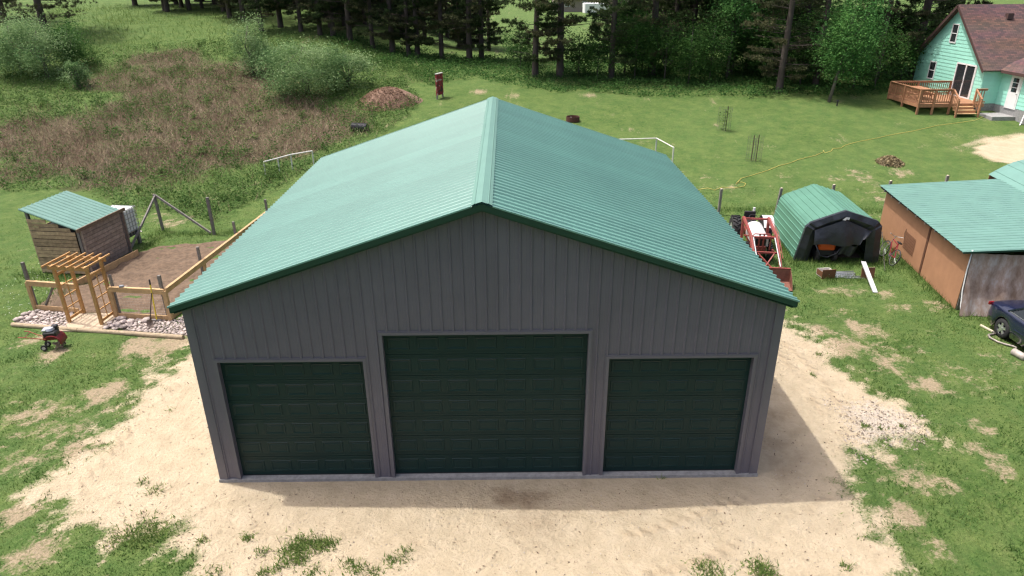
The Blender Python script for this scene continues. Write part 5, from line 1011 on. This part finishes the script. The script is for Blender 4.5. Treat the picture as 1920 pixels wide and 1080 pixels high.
TL = poly([(800, 158), (900, 150), (1000, 168), (1200, 178), (1400, 184), (1530, 180), (1680, 178), (1700, 150), (1500, 140), (1200, 125), (880, 108), (690, 78), (600, 60), (640, 92), (760, 138)])
C, rg = scatter(30000, (-30, 40, 38, 75), lambda x, y, r: (sdist(x, y, TL) + (fbm(x, y, .6)-.5)*3 > 0), 33)
cl = C.repeat(7, 0); hu = .15+.75*np.clip(fbm(cl[:, 0], cl[:, 1], .45)*1.6-.5, 0, 1); cl = cl + rg.normal(size=cl.shape)*[.22, .22, 0]; cl[:, 2] += rg.random(len(cl))*hu
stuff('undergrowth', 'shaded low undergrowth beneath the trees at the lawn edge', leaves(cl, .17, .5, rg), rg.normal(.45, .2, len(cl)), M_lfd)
def lawnden(x, y, r):
    s, b, h, so = cover(x, y); inb = (np.abs(x) < 6.4) & (y > -.35) & (y < 12.5)
    d = np.where(s < .47, np.clip(1.2-b*1.7, 0, 1), np.where(s < .75, .42*(1-(s-.47)/.28), .0)); d = np.where((so > .5) | inb, 0, d); d = d*np.clip(1.25 - np.hypot(x, y+12)/34, .0, 1); return r.random(len(x)) < d
B, rg = scatter(520000, (-24, 22, -8, 22), lawnden, 34); cl_ = fbm(B[:, 0], B[:, 1], 1.6, 3)
B = B + 0; stuff('lawn_grass', 'short uneven lawn grass around the barn and sheds', blades(B, .04+.085*np.clip(cl_*2-.7, 0, 1), .024, .7, rg), np.clip(fbm(B[:, 0], B[:, 1], .5)*.7+(fbm(B[:, 0], B[:, 1], 2.2, 2)-.5)*.8+.12+rg.normal(size=len(B))*.2, 0, 1), M_grs)
TUF = [((570, 1022), .32, 420), ((610, 1022), .22, 220), ((545, 1035), .2, 160), ((560, 1050), .2, 140), ((745, 1052), .22, 160), ((760, 1035), .16, 90), ((670, 1065), .2, 110), ((655, 1055), .12, 50), ((525, 1060), .16, 70), ((490, 1035), .12, 45), ((465, 1010), .14, 70), ((380, 1015), .12, 55), ((1330, 1072), .34, 330), ((1425, 1066), .26, 260), ((1440, 1078), .2, 120), ((1587, 1062), .10, 40), ((1622, 800), .12, 60), ((1650, 805), .08, 30), ((1690, 800), .10, 45), ((1240, 895), .07, 20), ((500, 1075), .15, 70), ((585, 1075), .2, 90), ((705, 1075), .15, 60), ((320, 770), .1, 20), ((270, 905), .14, 40), ((290, 920), .2, 60), ((400, 1075), .2, 60), ((250, 1005), .5, 500), ((290, 1000), .4, 300), ((1525, 705), .12, 30), ((1536, 665), .14, 40)]
pts = []; rg = np.random.default_rng(35)
for p, r, n in TUF: g = G(*p); pts.append(np.array([g.x, g.y, 0]) + rg.normal(size=(n, 3))*[r*.6, r*.5, 0])
B = np.concatenate(pts); stuff('sand_weeds', 'scattered green grass tufts sprouting through the sand', blades(B, .12, .026, .9, rg), rg.normal(.68, .2, len(B)), M_grs)
# taller grass hugging the sheds, the fence and the parked things
def near_seg(x, y, segs, w):
    d = np.full(x.shape, 9.)
    for (ax, ay), (bx2, by2) in segs: ex_, ey_ = bx2-ax, by2-ay; t = np.clip(((x-ax)*ex_+(y-ay)*ey_)/(ex_*ex_+ey_*ey_), 0, 1); d = np.minimum(d, np.hypot(x-ax-t*ex_, y-ay-t*ey_))
    return d < w
SEG = [((11.9, 12.7), (12.6, 16.8)), ((12.0, 12.4), (15.3, 12.4)), ((12.2, 11.0), (14.4, 11.0)), ((15.6, 8.5), (16.8, 16)), ((15.4, 12), (15.9, 14)), ((9.5, 9.9), (11.4, 14.8)), ((15.8, 8.0), (20, 7.6)), ((-16.3, 11.8), (-18.4, 12.2)), ((-15.3, 16.6), (-12.6, 16.9)), ((-15.0, 15.2), (-15.3, 17.3)), ((-12.6, 16.8), (-10, 17.2)), ((-16.0, 9.4), (-15.6, 11.0)), ((10, 19), (22, 18.5))]
B, rg = scatter(150000, (-19, 21, 7, 20), lambda x, y, r: near_seg(x, y, SEG, .42*r.random(len(x))+.06), 36)
B[:, 2] = hz(B[:, 0], B[:, 1]); stuff('tall_grass', 'taller unmown grass along shed walls, fence and parked machines', blades(B, .24, .018, .5, rg), rg.normal(.4, .2, len(B)), M_grs)
C, rg = scatter(420, (-18.6, -16.2, 8, 14), lambda x, y, r: r.random(len(x)) < .6, 37); C[:, 2] += .06; stuff('clover_flowers', 'tiny white clover flowers dotting the grass by the slat shed', leaves(C, .034, 2., rg, .9), rg.random(len(C)), leafmat('clover', (.5, .52, .45), (.8, .8, .75), None, .1))
C, rg = scatter(2600, (-9.8, 9.8, -7, 6), lambda x, y, r: (cover(x, y)[0] > .55) & (np.maximum(np.abs(x)-6.6, -y-.4) > 0), 38); C[:, 2] += .005; stuff('sand_debris', 'bits of twig and clods lying on the sand', leaves(C, .06, .8, rg, .5), rg.random(len(C)), leafmat('debris', (.10, .07, .05), (.34, .26, .18), None, 0., .9))
def pebbles(n, box, keep, seed, lo, hi, name, lab, m):
    B, r = scatter(n, box, keep, seed); k = len(B); sz = r.uniform(lo, hi, k)[:, None]; B[:, 2] += .004; v = [B + unit(r.normal(size=(k, 3))*[1, 1, .35])*sz for _ in range(3)]; t = B + np.array([0, 0, 1.])*sz*.8 + r.normal(size=(k, 3))*sz*.2
    stuff(name, lab, np.concatenate([np.stack([v[a], v[b], t], 1) for a, b in ((0, 1), (1, 2), (2, 0))]), np.tile(r.random(k), 3), m)
M_peb = leafmat('pebble', (.22, .18, .145), (.54, .48, .41), (.40, .345, .28), 0., .9); offb = lambda x, y: np.maximum(np.abs(x)-6.5, -y-.35) > 0
pebbles(9000, (7, 13, -1, 7), lambda x, y, r: (sdist(x, y, GRAVEL) + (fbm(x, y, 1.2)-.5)*2.2 > 0), 50, .012, .05, 'gravel', 'pale crushed stones mixed into the sand near the lawn', M_peb)
pebbles(7000, (-10, 11, -7, 7), lambda x, y, r: (cover(x, y)[0] > .5) & offb(x, y), 51, .006, .028, 'sand_clods', 'small stones and clods strewn over the sand apron', M_peb)
# woods closing the far field
rg = np.random.default_rng(39); cx = rg.uniform(-260, 330, 260); cy = 300 + rg.uniform(-12, 25, 260); k = rg.integers(0, 260, 26000); C = np.stack([cx[k], cy[k], rg.uniform(.2, 1, 26000)*0], 1) + rg.normal(size=(26000, 3))*[2.6, 2.6, 0]; C[:, 2] = hz(C[:, 0], C[:, 1]) + rg.uniform(.0, 13, 26000)
stuff('distant_woods', 'mass of dark woods closing the far field', leaves(C, 1.3, .3, rg), rg.normal(.5, .2, 26000), M_lfd)
